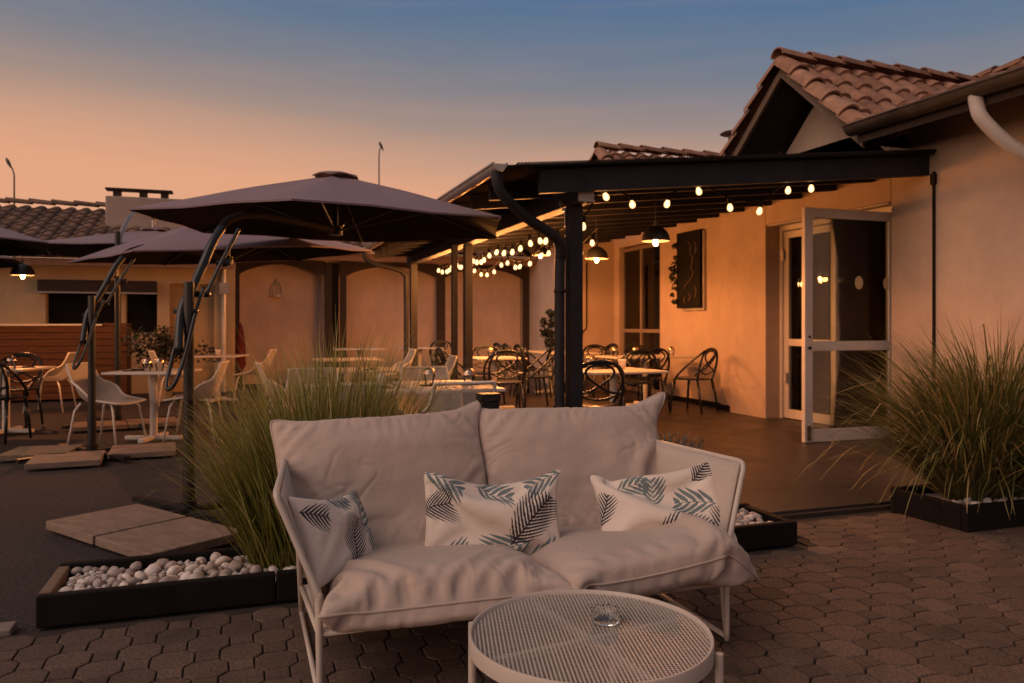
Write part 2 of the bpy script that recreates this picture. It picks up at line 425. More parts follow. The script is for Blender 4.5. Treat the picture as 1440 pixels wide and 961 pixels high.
# ------------------------------------------------------------------ roof tiles
def tiles(mb, O, U, V, wU, lV, period=.265, L=.36, h=.058, clip=None, rr=None):
    """barrel tiles over a sloping rectangle. O eave corner, U along the eave, V up the slope"""
    rr = rr or rnd
    O, U, V = Vector(O), Vector(U).normalized(), Vector(V).normalized(); Nn = U.cross(V).normalized()
    if Nn.z < 0: Nn = -Nn
    nc = int(wU/period); nr = int(math.ceil(lV/L))
    prof = [(-.5,0),(-.36,.0),(-.33,.35),(-.22,.8),(-.1,.98),(0,1),(.1,.98),(.22,.8),(.33,.35),(.36,.0),(.5,0)]
    for r_ in range(nr):
        for c in range(nc):
            ca = (c+.5)*period
            b0, b1 = r_*L-.03, min((r_+1)*L+.02, lV)
            if clip and not clip(O+U*ca+V*(r_+.5)*L): continue
            tn = min(1,max(0,rr.gauss(.5,.25))); jj = rr.uniform(-.008,.008); sk = rr.gauss(0,.006)
            P = []
            for (bb, lift, dz) in ((b0+jj,.0,-.9), (b0+jj,.028,0), (b1,.0,0)):
                for (x,z) in prof:
                    narrow = 1.0 if bb < b1-.01 else .86
                    zz = z*h*(narrow) + lift + (dz*.03 if z < .1 else dz*.022)
                    P.append(O+U*(ca+x*period*(narrow if abs(x)<.45 else 1)+sk*(bb-b0))+V*bb+Nn*zz)
            mb.grid(P, len(prof), 3, 0, tn)
def ridge(mb, p, q, r=.10, L=.4, rr=None):
    rr = rr or rnd
    p, q = Vector(p), Vector(q); d = (q-p); n = max(1,int(d.length/L)); d.normalize()
    side = d.cross(Vector((0,0,1))).normalized(); up = side.cross(d)
    for i in range(n):
        a0 = p+d*(i*L-.03); a1 = p+d*((i+1)*L+.02); P = []
        for (a, k, lift) in ((a0,.88,.03),(a0,1.04,.03),(a1,.9,0)):
            for j in range(9):
                g = PI*j/8; P.append(a+side*math.cos(g)*r*k+up*(math.sin(g)*r*k*.85+lift))
        mb.grid(P, 9, 3, 0, min(1,max(0,rr.gauss(.5,.25))))

# ------------------------------------------------------------------ restaurant building (right)
WU = 6.13
bd = thing('restaurant_building', 'cream rendered restaurant building with two tiled gables and an open glazed door', 'building', (6.13,8,0))
# dark room behind the glazing
b = MB()
b.box(WU+.35, 11, 5.0, 5.15, 0, 2.7); b.box(WU+.35, 11, 13.2, 13.35, 0, 2.7); b.box(11, 11.1, 5, 13.35, 0, 2.7)
b.box(WU+.35, 11, 5.15, 13.2, 2.6, 2.7); b.box(WU+.35, 11, 5.15, 13.2, -.05, .028)
b.box(8.6,10.6,6.2,7.0,0.03,1.05); b.box(9.0,9.12,8,12.6,.03,2.59)
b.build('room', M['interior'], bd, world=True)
b = MB()                                    # outer walls: boxes round the openings, flush plane u = WU
def wl(v0, v1, z0, z1, u0=WU, u1=WU+.3): b.box(u0, u1, v0, v1, z0, z1)
wl(-.5, 6.15, -.05, 3.12); wl(6.15, 8.13, 2.42, 3.2)
wl(8.13, 8.88, -.05, 3.2); wl(8.88, 9.25, -.05, 3.2, WU+.10); wl(9.25, 11.05, -.05, 3.2, WU+.19)
wl(11.05, 12.5, 2.55, 3.2, WU+.19); wl(12.5, 12.7, -.05, 3.2, WU+.19)
b.box(5.62, 6.42, 12.7, 12.98, -.05, 3.2); b.box(6.06, 6.4, 12.98, 17.0, -.05, 3.2)
b.box(6.43,6.53,8.88,12.98,-.05,.3)
b.build('wall', M['wall'], bd, world=True, bevel=.012)
b = MB(); b.box(WU+.06, WU+.098, 8.885, 9.24, .031, .10); b.box(WU+.165,WU+.188, 9.25, 11.04, .031, .10)
b.build('skirting', M['black'], bd, world=True)
b = MB(); b.box(WU-.018, WU-.003, 5.615, 5.64, .03, 2.62); b.box(WU-.03,WU-.003,5.60,5.655,2.5,2.6)  # thin black upright strip standing just proud of the wall
b.build('black_strip', M['black'], bd, world=True)
# gables
def gable(vc, u_far, half=1.2, z_e=3.03, z_r=4.05, uf=5.58, first=True):
    g = MB(); q = .30*(z_r-z_e)/half
    zb = z_r - .28
    g.hexa([(WU,vc-half+.22,z_e-.15),(WU+.28,vc-half+.22,z_e-.15),(WU+.28,vc+half-.22,z_e-.15),(WU,vc+half-.22,z_e-.15)],
           [(WU,vc-.01,zb),(WU+.28,vc-.01,zb),(WU+.28,vc+.01,zb),(WU,vc+.01,zb)])
    gw = g.build('gable_wall', M['wall'], bd, world=True)
    s = MB()                                            # boarded slab under the tiles, both slopes
    for sg in (-1, 1):
        e0, r0 = (vc+sg*half, z_e), (vc, z_r)
        c = lambda u: [(u,e0[0],e0[1]-.03),(u,r0[0],r0[1]-.03),(u,r0[0],r0[1]-.13),(u,e0[0],e0[1]-.13)]
        s.hexa(c(uf+.04), c(u_far))
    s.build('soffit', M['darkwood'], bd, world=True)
    s = MB()
    for sg in (-1,1):
        c = lambda u: [(u,vc+sg*half,z_e-.06),(u,vc,z_r-.05),(u,vc,z_r-.15),(u,vc+sg*half,z_e-.16)]
        s.hexa(c(uf),c(uf+.038))
    s.build('barge_board', M['boxtrim'], bd, world=True)
    s = MB(); ln = math.hypot(half, z_r-z_e)
    for sg in (-1, 1):
        tiles(s, (uf+.10, vc+sg*half, z_e), (1,0,0), (0,-sg*half, z_r-z_e), u_far-uf-.1, ln)
        # verge tiles over the rake
        d = Vector((0,-sg*half,z_r-z_e)).normalized(); n_ = 5; L = ln/n_
        for k in range(n_):
            a0 = Vector((uf+.02, vc+sg*half, z_e))+d*(k*L-.03); a1 = a0+d*(L+.06); P = []
            nn = Vector((1,0,0)).cross(d); nn = nn if nn.z > 0 else -nn
            for (a,kk,l) in ((a0,.9,.035),(a0,1.08,.035),(a1,.9,0.0)):
                for j in range(11):
                    gg = PI*1.0*j/10; P.append(a+Vector((-1,0,0))*math.cos(gg)*.115*kk+nn*(math.sin(gg)*.115*kk+l-.02))
            s.grid(P, 11, 3, 0, min(1,max(0,rnd.gauss(.72,.15))))
    ridge(s, (uf-.02, vc, z_r+.05), (u_far, vc, z_r+.05), .105, .41)
    s.build('gable_roof', M['tile'], bd, world=True, tint=True, auto=50)
gable(7.14, 9.0)
gable(11.75, 9.0)
b = MB(); sl_ = (1,0,.35)
inr = lambda v, a: abs(v-a) < 1.15
tiles(b, (5.52,-.6,3.06), (0,1,0), sl_, 17.4, 3.75, clip=lambda p: not ((inr(p.y,7.14) or inr(p.y,11.75)) and p.z < 4.05 - abs(min((p.y-7.14),(p.y-11.75),key=abs))*.9))
ridge(b, (9.05,-.6,4.36),(9.05,17,4.36))
b.build('main_roof', M['tile'], bd, world=True, tint=True, auto=50)
b = MB()
c = lambda v: [(5.5,v,2.98),(9.1,v,4.24),(9.1,v,4.15),(5.5,v,2.90)]
for a0, a1 in ((-.6,5.92),(8.36,10.55),(12.96,17)):
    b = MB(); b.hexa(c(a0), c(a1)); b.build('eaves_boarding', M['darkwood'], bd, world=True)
def gutter(mb, p, q, r=.09, n=9):
    p, q = Vector(p), Vector(q); d = (q-p).normalized(); side = d.cross(Vector((0,0,1)))
    ring = lambda a, k: [a+side*math.cos(PI+PI*j/n)*r*k+Vector((0,0,1))*math.sin(PI+PI*j/n)*r*k for j in range(n+1)]
    mb.grid(ring(p,1)+ring(q,1), n+1, 2); mb.grid(ring(p,.94)+ring(q,.94), n+1, 2)
    for a in (p, q): mb.add(ring(a,1), [tuple(range(n+1))])
    for sgn in (-1,1): mb.tube([p+side*sgn*r, q+side*sgn*r], .011, 8)
    L = (q-p).length; k = int(L/.7)
    for i in range(1,k+1):
        a = p+d*(L*i/(k+.5)); rr = ring(a,1.045); mb.grid(rr+ring(a+d*.03,1.045), n+1, 2)
b = MB(); gutter(b, (5.45,5.96,3.06), (5.45,-.5,3.04))
b.build('gutter', M['gutter'], bd, world=True, auto=50)
b = MB(); b.tube(catmull([(5.45,4.62,2.99),(5.46,4.62,2.92),(5.50,4.60,2.80),(5.68,4.52,2.60),(5.90,4.42,2.44),(6.02,4.36,2.32),(6.05,4.34,2.2),(6.05,4.34,.03)],6), .055, 14)
b.build('downpipe', M['pipewhite'], bd, world=True, smooth=True)
# roof vent cowl
b = MB(); b.tube([(7.2,10.35,3.9),(7.2,10.35,4.12)], .07, 12); b.lathe([(0,.10),(.16,.06),(.20,.03),(.18,.02),(0,.02)], (7.2,10.35,4.12), 20)
b.build('roof_vent', M['gutter'], bd, world=True, auto=40)

def glazed(parent, name, u, v0, v1, z0, z1, fw=.07, rail=None, mull=None, thick=.05, along='v', m='doorframe', stick=False):
    """framed glazing standing in plane u (along v), or in plane v when along='u' """
    f = MB(); g = MB()
    def bx(mb, a0, a1, c0, c1, th, off=0):
        if along == 'v': mb.box(u-th/2+off, u+th/2+off, a0, a1, c0, c1)
        else: mb.box(a0, a1, u-th/2+off, u+th/2+off, c0, c1)
    bx(f, v0, v0+fw, z0, z1, thick); bx(f, v1-fw, v1, z0, z1, thick)
    bx(f, v0+fw, v1-fw, z1-fw, z1, thick*.96); bx(f, v0+fw, v1-fw, z0, z0+fw*1.3, thick*.96)
    if rail: bx(f, v0+fw, v1-fw, rail, rail+fw, thick*.96)
    if mull: bx(f, mull-.025, mull+.025, z0+fw*1.3, z1-fw, thick*.9)
    fo = f.build(name, M[m], parent, world=True, bevel=.005)
    bx(g, v0+fw*.8, v1-fw*.8, z0+fw*.8, z1-fw*.8, .006); go = g.build('pane', M['pane'], fo, world=False)
    go.data.transform(Matrix.Translation(-(parent.location))); return fo
# fixed and open leaves
M['winframe'] = mat('window_frame', (.20,.15,.12), .5, 0, .1, 5)
glazed(bd, 'window', WU+.26, 11.08, 12.47, .05, 2.53, .06, 1.06, 11.78, m='winframe')
f = MB(); f.box(WU+.20, WU+.30, 8.075, 8.125, .03, 2.415); f.box(WU+.20, WU+.30, 6.155, 6.20, .03, 2.415); f.box(WU+.20, WU+.30, 6.20, 8.075, 2.35, 2.415)
f.box(WU+.02,WU+.13,6.20,8.12,2.405,2.418)
f.build('door_frame', M['doorframe'], bd, world=True, bevel=.004)
fo = glazed(bd, 'door_leaf', WU+.25, 7.17, 8.07, .04, 2.34, .085, .93)
h = MB(); h.tube([(WU+.19,7.99,.48),(WU+.19,7.99,.60)],.025,8); h.tube([(WU+.19,8.06,2.0),(WU+.19,8.06,2.12)],.018,8); o = h.build('hinge', M['zinc'], fo, world=False); o.data.transform(Matrix.Translation(-bd.location))
fo = glazed(bd, 'door_leaf', 6.30, 5.19, 6.33, .035, 2.335, .095, .93, along='u')
h = MB()
h.box(5.215,5.255,6.262,6.276,.06,.20); h.tube([(5.235,6.255,.07),(5.235,6.255,.19)],.007,8)
o = h.build('floor_bolt', M['gutter'], fo); o.data.transform(Matrix.Translation(-bd.location))
h = MB(); h.lathe([(0,.0),(.016,0),(.016,.012),(0,.012)],(0,0,0),10); h.lathe([(0,.0),(.012,0),(.012,.012),(0,.012)],(0,.11,0),10)
o = h.build('lock', M['black'], fo); o.data.transform(Matrix.Translation(Vector((5.24,6.27,.96))-bd.location) @ Matrix.Rotation(PI/2,4,'X'))
for xx in (5.86, 6.22):
    h = MB(); h.lathe([(0,0),(.05,0),(.05,.002),(0,.002)],(0,0,0),18)
    o = h.build('safety_dot', mat('pale_sticker',(.55,.42,.22),.6,0,0), fo)
    o.data.transform(Matrix.Translation(Vector((xx,6.29,1.61))-bd.location) @ Matrix.Rotation(PI/2,4,'X') @ Matrix.Diagonal((1,1.35,1,1)))
# small alarm box beside the door, wall cable under the far pendant, bracket on the wall
b = MB(); b.box(WU+.18,WU+.2,8.03,8.10,1.98,2.10); b.build('door_contact', M['pipewhite'], bd, world=True, bevel=.005)
b = MB(); b.tube(catmull([(5.78,12.685,2.3),(5.78,12.685,1.25),(5.76,12.684,1.12),(5.70,12.684,1.05),(5.69,12.684,.9)],5), .010, 6)
b.build('cable', M['black'], bd, world=True)

# lamps inside the dining room, seen through the glass
def shade_lamp(name, label, loc, d, cord, bulbm, group=None, light=0, col=(1,.33,.09), r_=.03):
    o = thing(name, label, 'pendant lamp', loc, 0, group)
    k = d/.30
    pr = [(.012,.155),(.03,.152),(.075,.135),(.115,.10),(.14,.055),(.15,.0)]
    s = MB(); s.lathe([(a*k,z*k) for a,z in pr], n=28); s.lathe([(a*k*.96,z*k-.004) for a,z in pr[::-1]], n=28, mi=1)
    sh = s.build('lamp_shade', [M['shade_out'], M['shade_in']], o, smooth=True)
    s = MB(); s.tube([(0,0,.15*k),(0,0,.21*k)], .016*k, 10); s.tube([(0,0,.20*k),(0,0,cord)], .004, 6); s.build('cord', M['shade_out'], o)
    s = MB(); R_ = r_*k; s.lathe([(.0,-.055*k-0.0),(R_*.6,-.05*k),(R_,-.02*k),(R_*.8,.01*k),(R_*.4,.04*k),(0,.05*k)], n=14); s.build('bulb', bulbm, o, smooth=True)
    if light:
        l = bpy.data.lights.new(name+'_light','SPOT'); l.spot_size = R(178); l.spot_blend = .25; l.energy = light; l.color = col; l.shadow_soft_size = .03
        lo = bpy.data.objects.new(name+'_light', l); COL.objects.link(lo); lo.parent = o; lo.location = (0,0,-.085*k)
    return o
for (loc, lab) in (((7.62,8.95,1.98),'small lit pendant seen through the door glass, nearest inside'), ((8.6,9.6,1.93),'small lit pendant deeper inside, right of the nearer one'), ((8.2,10.3,1.80),'small lit pendant deeper inside and lowest behind the glass')):
    shade_lamp('inside_pendant_lamp', lab, loc, .26, 2.6-loc[2], M['inbulb'], 'pendant lamps inside the dining room', 6)
b = MB(); b.box(7.40,7.46,8.75,9.25,2.0,2.05,0); b.box(7.37,7.49,8.73,9.27,2.052,2.1,1); b.tube([(7.43,9,2.1),(7.43,9,2.6)],.008,6,1)
tag(b.build('strip_light', [M['strip'], M['black']]), 'short glowing strip light hanging inside behind the door glass', 'strip light')

# ------------------------------------------------------------------ pergola
pg = thing('pergola', 'dark painted lean-to pergola with reed roof over the terrace tables', 'pergola', (2.62,6.0,0))
PU0, PU1, PV0, PV1 = 1.90, 6.12, 5.66, 12.68
zr = lambda u: 2.385 + .098*(u-1.88)
for (x, y, ww) in ((2.62,6.0,.115),(2.62,9.24,.10),(2.62,12.45,.11)):
    b = MB(); b.box(x-ww/2,x+ww/2,y-ww/2,y+ww/2,.03,2.17); b.box(x-ww/2-.03,x+ww/2+.03,y-ww/2-.03,y+ww/2+.03,.03,.045)
    b.build('post', M['pergola'], pg, world=True, bevel=.006)
b = MB(); b.box(2.55,2.69,5.78,12.66,2.172,2.345); b.build('side_beam', M['pergola'], pg, world=True, bevel=.005)
b = MB(); b.hexa([(2.2,5.68,zr(2.2)-.205),(6.12,5.68,zr(6.12)-.205),(6.12,5.75,zr(6.12)-.205),(2.2,5.75,zr(2.2)-.205)],
                 [(2.2,5.68,zr(2.2)-.02),(6.12,5.68,zr(6.12)-.02),(6.12,5.75,zr(6.12)-.02),(2.2,5.75,zr(2.2)-.02)])
b.build('front_beam', M['pergola'], pg, world=True)
for i in range(12):
    v = 6.35 + i*.55
    b = MB(); b.hexa([(2.0,v,zr(2.0)-.15),(6.12,v,zr(6.12)-.15),(6.12,v+.06,zr(6.12)-.15),(2.0,v+.06,zr(2.0)-.15)],
                     [(2.0,v,zr(2.0)-.022),(6.12,v,zr(6.12)-.022),(6.12,v+.06,zr(6.12)-.022),(2.0,v+.06,zr(2.0)-.022)])
    b.build('rafter', M['pergola'], pg, world=True)
b = MB(); P = []; nu = 60; nv = 150                     # ribbed reed sheet
for top in (0,):
    for i in range(nv+1):
        v = PV0 - .04 + (PV1-PV0+.04)*i/nv
        for j in range(2):
            u = PU0 if j == 0 else PU1
            P.append((u, v, zr(u) + (.014 if i % 2 else -.006)))
b.grid(P, 2, nv+1)
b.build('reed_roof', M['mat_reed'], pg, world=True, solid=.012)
b = MB()                                                # loose lattice edge of the matting, front and side
for i in range(150):
    u = 1.95 + i*.0278
    b.beam((u,PV0-.05,zr(u)-.008),(u+.05,PV0-.045,zr(u)+.03), .012,.012)
b.build('reed_edge', M['mat_reed'], pg, world=True)
b = MB()
for i in range(120):
    v = PV0 + i*.0583
    b.beam((PU0+.01,v,zr(1.9)-.008),(PU0+.012,v+.05,zr(1.9)+.03), .012,.012)
b.build('reed_edge', M['mat_reed'], pg, world=True)
b = MB(); gutter(b, (1.84,5.60,2.40), (1.84,12.7,2.38), .055, 7); b.build('gutter', M['zinc'], pg, world=True, auto=50)
b = MB(); b.tube(catmull([(1.84,5.68,2.36),(1.845,5.68,2.27),(1.90,5.70,2.18),(2.1,5.78,2.04),(2.34,5.86,1.93),(2.44,5.9,1.86),(2.47,5.93,1.74),(2.47,5.95,1.6),(2.47,5.95,.03)],6), .043, 12)
for z in (1.45,.5): b.tube([(2.47,5.95,z),(2.47,5.95,z+.03)],.049,12)
b.build('downpipe', M['pergola'], pg, world=True, smooth=True)
b = MB(); b.tube(catmull([(1.84,12.5,2.33),(1.86,12.5,2.25),(2.0,12.48,2.16),(2.35,12.46,2.08),(2.47,12.46,2.0),(2.5,12.46,1.85),(2.5,12.46,.03)],6), .04, 10)
b.build('downpipe', M['pergola'], pg, world=True, smooth=True)
b = MB(); b.box(2.44,2.51,9.3,9.37,.03,2.17); b.build('post', M['pergola'], pg, world=True, bevel=.005)
b = MB(); b.tube([(2.545,6.03,2.13),(2.545,6.03,2.16)],.02,8); b.tube([(2.55,6.03,2.0),(2.55,6.03,2.14)],.006,6); b.tube([(2.53,6.02,2.18),(2.53,6.05,2.21)],.025,10)
b.build('hook', M['arc'], pg, world=True)
# beam-end block at the front post
b = MB(); b.box(2.556,2.69,5.76,5.776,2.18,2.34); b.build('beam_cap', M['zinc'], pg, world=True)

# string lights
def string_light(label, anchors, bulbs, loc, power=2.6):
    """anchors: 3D polyline of the wire, bulbs: (x,y,z) of the sockets on it"""
    o = thing('string_light', label, 'string light', loc, 0, 'bulb strings hung under the pergola')
    b = MB(); b.tube([Vector(p)-Vector(loc) for p in anchors], .0075, 6); b.build('cable', M['black'], o)
    for p in bulbs:
        q = Vector(p)-Vector(loc)
        tl = Vector((rnd.gauss(0,.2),rnd.gauss(0,.2),-1)).normalized()
        s = MB(); s.tube([(0,0,.0),(0,0,-.055)], [.017,.019], 10); k = s.build('socket', M['black'], o)
        s = MB(); s.lathe([(.011,-.05),(.017,-.06),(.025,-.08),(.0275,-.094),(.023,-.111),(.012,-.121),(0,-.124)], n=14); bu = s.build('bulb', M['bulb'], o, smooth=True)
        rot = tl.to_track_quat('-Z','Y').to_euler()
        for x in (k, bu): x.location = q; x.rotation_euler = rot
        l = bpy.data.lights.new('bulb_light','POINT'); l.energy = power; l.color = (1,.34,.08); l.shadow_soft_size = .03
        lo = bpy.data.objects.new('bulb_light', l); COL.objects.link(lo); lo.parent = o; lo.location = q+tl*.17
LBULB = 2.6
LPEND = 76
def droop(pts, sag, n=8):
    out = []
    for i in range(len(pts)-1):
        a, c = Vector(pts[i]), Vector(pts[i+1]); s = sag[i] if isinstance(sag,(list,tuple)) else sag
        for j in range(n):
            tt = j/n; out.append(a.lerp(c,tt)-Vector((0,0,4*s*tt*(1-tt))))
    out.append(Vector(pts[-1])); return out
def camray(px, py, v):
    """site point on the plane y = v seen at photo pixel (used once to place things measured on the photo)"""
    dx = (px-720)/1100; a = R(19.06); c_, s_ = math.cos(a), math.sin(a)
    Z = v/(-s_*dx+c_); return Vector(((c_*dx+s_)*Z, v, CH+(458-py)/1100*Z))
fb = [(821,322),(846,281),(887,293),(942,290),(979,273),(1025,295),(1071,300),(1109,271),(1141,268)]
bl = []
for px, py in fb:
    p = camray(px, py, 5.83); p.z += .105; bl.append(p)
bl[0] = camray(821,322,6.12); bl[0].z += .105
wire = [bl[0]+Vector((-.1,-.02,.05))]
for i, p in enumerate(bl):
    wire.append(p)
    if i < len(bl)-1: wire.append((p+bl[i+1])/2 + Vector((0,0,-.012 if i in (0,5) else .004)))
wire.append(camray(1180,266,5.83)+Vector((0,.05,.12)))
string_light('wire of nine warm bulbs swagged along the front beam towards the door', catmull(wire,4), bl, (2.8,5.83,2.2), .2)
# along the side beam: swags of bulbs under the beam, and a second row one rafter further in
def row(u, v0, v1, n, z, sag, label, per=4, power=5):
    hooks = [(u+.05*math.sin(i*7.1), v0+(v1-v0)*i/n, z) for i in range(n+1)]
    wire = droop(hooks, sag, 8); bulbs = []
    for i in range(n):
        for j in range(per):
            tt = (j+.5)/per; a, c = Vector(hooks[i]), Vector(hooks[i+1])
            bulbs.append(a.lerp(c,tt)-Vector((0,0,4*sag*tt*(1-tt))))
    string_light(label, wire, bulbs, (u,v0,z), power)
row(2.88, 6.35, 9.1, 2, 2.17, .07, 'front swag of warm bulbs along the side beam between the first two posts', 5, 8)
row(2.95, 9.35, 12.3, 3, 2.17, .07, 'far swag of warm bulbs along the side beam towards the back wall', 5, 14)
row(3.5, 7.4, 12.2, 3, 2.20, .16, 'inner wire of warm bulbs crossing under the rafters behind the side beam', 5, 14)

# pendants
for px, py, v, lab, g in ((922,339,6.37,'largest black dome pendant lamp, nearest, in front of the framed picture',0),
                     (839,364,8.03,'black dome pendant lamp beside the front post, left of the largest one',0),
                     (760,359,10.8,'smallest black dome pendant lamp hanging among the bulb strings',0)):
    p = camray(px, py, v)
    shade_lamp('pendant_lamp', lab, p, .265, zr(p.x)-p.z-.02, M['pendbulb'], 'dome pendants under the pergola', LPEND*(2.2 if v > 10 else 1))
p = camray(32,387,11.6)
shade_lamp('pendant_lamp', 'black dome pendant lamp by the yellow hut, alone at the far left', p, .28, .5, M['pendbulb'], 'dome pendants at the bar hut', 130)
p = p + Vector((-.1,0,0))

# framed picture with a leafy plant
pc = thing('wall_picture', 'tall dark framed panel with pale curved stroke and leaves spilling over its left side', 'picture', (WU+.19,10.03,1.42))
b = MB(); b.box(-.045,-.002,-.30,.30,-.02,1.13); b.build('frame', M['zinc'], pc, bevel=.004)
b = MB(); b.box(-.09,-.047,-.27,.36,.02,1.15); b.build('panel', M['black'], pc)
b = MB()
for st in ([(.05,1.0),(-.04,.93),(-.02,.84),(-.10,.74),(-.06,.62),(-.11,.52),(-.02,.43),(.07,.38),(.16,.30)], [(-.15,.98),(-.19,.88),(-.14,.80)], [(.02,.24),(-.03,.18),(.03,.12)], [(-.14,.34),(-.19,.26),(-.15,.16)], [(.10,.20),(.14,.14),(.11,.09)]):
    q = catmull([(0,y,z) for y,z in st],5); b.tube([Vector((-.096,k.y,k.z)) for k in q], [.006+.010*math.sin(PI*i/len(q))*(.6+.4*math.sin(i*1.9)) for i in range(len(q))], 5)
b.build('painted_stroke', mat('pale_paint',(.085,.05,.032),.7,0,.3,20), pc)
b = MB()
def leafy(mb, c, rad, n, size, rr, flat=.3, squash=1):
    for _ in range(n):
        d = Vector((rr.gauss(0,1),rr.gauss(0,1),rr.gauss(0,1)*squash)); d = d.normalized()*rad*rr.random()**.5
        p = Vector(c)+d; a = Vector((rr.gauss(0,1),rr.gauss(0,1),rr.gauss(0,.6))).normalized(); s_ = a.cross(Vector((rr.gauss(0,1),rr.gauss(0,1),rr.gauss(0,1)))).normalized()
        L = size*rr.uniform(.6,1.3)
        nn = a.cross(s_)*L*.12
        mb.add([p-a*L/2, p+s_*L*flat+nn, p+a*L/2, p-s_*L*flat+nn], [(0,1,2),(0,2,3)], 0, rr.random())
rr = random.Random(3)
for y, z, r_ in [(.34+abs(rr.gauss(0,.06))*(1.2-abs(zz-.55)), zz+rr.gauss(0,.03), rr.uniform(.025,.06)) for zz in (.08,.15,.22,.3,.36,.42,.48,.52,.56,.6,.66,.74,.8,.9,.98)]:
    leafy(b, (-.12,y,z), r_, 22, .055, rr)
b.build('foliage', M['leafdark'], pc, tint=True)

# ------------------------------------------------------------------ arcade (back) and bar hut (left)
ar = thing('arcade', 'covered gallery at the back with dark arches on posts before a pinkish wall', 'gallery', (3,16.9,0))
b = MB(); b.box(-.12,6.05,16.95,17.2,-.05,2.9); b.build('wall', M['wall_arc'], ar, world=True)
for (x, ww) in ((-.10,.12),(1.68,.14),(1.98,.12),(4.05,.17),(6.0,.13)):
    b = MB(); b.box(x-ww/2,x+ww/2,16.35,16.47,-.02,2.47); b.build('post', M['darkwood'], ar, world=True, bevel=.006)
for (x0,x1) in ((-.04,1.61),(2.04,3.965),(4.135,5.935)):
    n = 14; b = MB()
    for i in range(n):
        a0, a1 = x0+(x1-x0)*i/n, x0+(x1-x0)*(i+1)/n
        f = lambda x: 2.20+.22*math.sin(PI*(x-x0)/(x1-x0))**.75
        b.hexa([(a0,16.38,f(a0)),(a1,16.38,f(a1)),(a1,16.43,f(a1)),(a0,16.43,f(a0))],[(a0,16.38,2.5),(a1,16.38,2.5),(a1,16.43,2.5),(a0,16.43,2.5)])
    b.build('arch_valance', M['darkwood'], ar, world=True)
b = MB(); b.box(-.3,6.05,15.9,15.95,2.48,2.62); b.build('fascia', M['fascia'], ar, world=True)
b = MB(); b.hexa([(-.3,15.9,2.625),(6.05,15.9,2.625),(6.05,17.6,3.2),(-.3,17.6,3.2)],[(-.3,15.9,2.66),(6.05,15.9,2.66),(6.05,17.6,3.23),(-.3,17.6,3.23)])
b.build('roof_boarding', M['darkwood'], ar, world=True)
b = MB(); tiles(b, (-.3,15.85,2.68),(1,0,0),(0,1.7,.575),6.3,1.8); b.build('roof', M['tile_far'], ar, world=True, tint=True, auto=50)
b = MB(); gutter(b,(-.3,15.84,2.66),(6.0,15.84,2.65),.05,6); b.build('gutter', M['zinc'], ar, world=True)
b = MB(); b.box(1.76,1.90,16.5,16.94,0,2.47); b.build('dark_gap', M['black'], ar, world=True)  # black box filling the dark gap between the paired posts

wl_ = thing('wall_lantern', 'pale birdcage lantern hanging on the pink wall under the left arch', 'lantern', tuple(camray(390,418,16.86)))
b = MB(); b.lathe([(0,0),(.13,0),(.13,.03),(0,.035)], n=12); b.build('base', M['white'], wl_)
b = MB()
for k in range(8):
    g = 2*PI*k/8; b.tube([(math.cos(g)*.11*s_, math.sin(g)*.11*s_*.6, z) for s_, z in ((1,.03),(1,.19),(.7,.26),(.1,.33))], .007, 5)
b.tube([(0,0,.32),(0,0,.38)],.012,6); b.build('cage', M['white'], wl_)

hut = thing('bar_hut', 'low yellow rendered hut with tiled roof, serving hatch and dark window at the left', 'building', (-3,15.2,0))
b = MB(); HV = 15.2
for (x0,x1,z0,z1) in ((-14,-3.16,-.05,2.3),(-3.16,-1.42,-.05,1.05),(-3.16,-1.42,1.87,2.3),(-1.42,-1.22,-.05,2.3),(-1.22,-.47,1.93,2.3),(-.47,-.12,-.05,2.3),(-2.0,-1.93,1.05,1.87)):
    b.box(x0,x1,HV,HV+.25,z0,z1)
b.box(-.35,-.12,HV+.25,16.94,-.05,2.3)
b.build('wall', M['wall_far'], hut, world=True)
b = MB(); b.box(-3.16,-1.42,HV+.2,HV+.24,1.05,1.87); b.build('window', M['black'], hut, world=True)
b = MB(); b.box(-1.22,-.47,HV+.16,HV+.2,-.02,1.93); b.build('door', mat('yellow_door',(.40,.28,.15),.7,0,.15,3), hut, world=True)
b = MB(); b.box(-3.25,-1.42,HV-.16,HV-.02,1.76,1.96,0); b.box(-3.27,-1.40,HV-.17,HV-.01,1.73,1.757,1)
b.build('awning', [M['darkwood'], M['zinc']], hut, world=True)
b = MB(); b.box(-14,-.1,14.74,14.79,2.18,2.30); b.build('fascia', M['fascia'], hut, world=True)
b = MB(); b.hexa([(-14,14.74,2.305),(-.1,14.74,2.305),(-.1,18,3.50),(-14,18,3.50)],[(-14,14.74,2.33),(-.1,14.74,2.33),(-.1,18,3.53),(-14,18,3.53)]); b.build('roof_boarding', M['darkwood'], hut, world=True)
b = MB(); tiles(b,(-14,14.7,2.34),(1,0,0),(0,3.3,1.21),13.8,3.5); ridge(b,(-14,18,3.62),(-.2,18,3.62)); b.build('roof', M['tile_far'], hut, world=True, tint=True, auto=50)
b = MB(); p = camray(148,275,16.6); q = camray(290,275,16.6)
b.box(p.x,q.x,16.6,17.4,2.2,p.z); b.build('chimney_block', M['chimney'], hut, world=True, bevel=.02)
b = MB(); p1 = camray(155,268,16.9); p2 = camray(240,268,16.9); z0 = p.z-.004
for xx in (p1.x+.08, (p1.x+p2.x)/2, p2.x-.16): b.box(xx,xx+.13,16.66,16.86,z0,z0+.13)
b.box(p1.x-.05,p2.x+.05,16.62,16.90,z0+.13,z0+.165); b.build('chimney_cap', M['darkwood'], hut, world=True)
b = MB(); b.tube([(-.30,15.10,-.02),(-.30,15.10,2.22)],.055,10); b.box(-.38,-.22,15.02,15.18,1.75,1.95); b.build('downpipe', M['zinc'], hut, world=True)

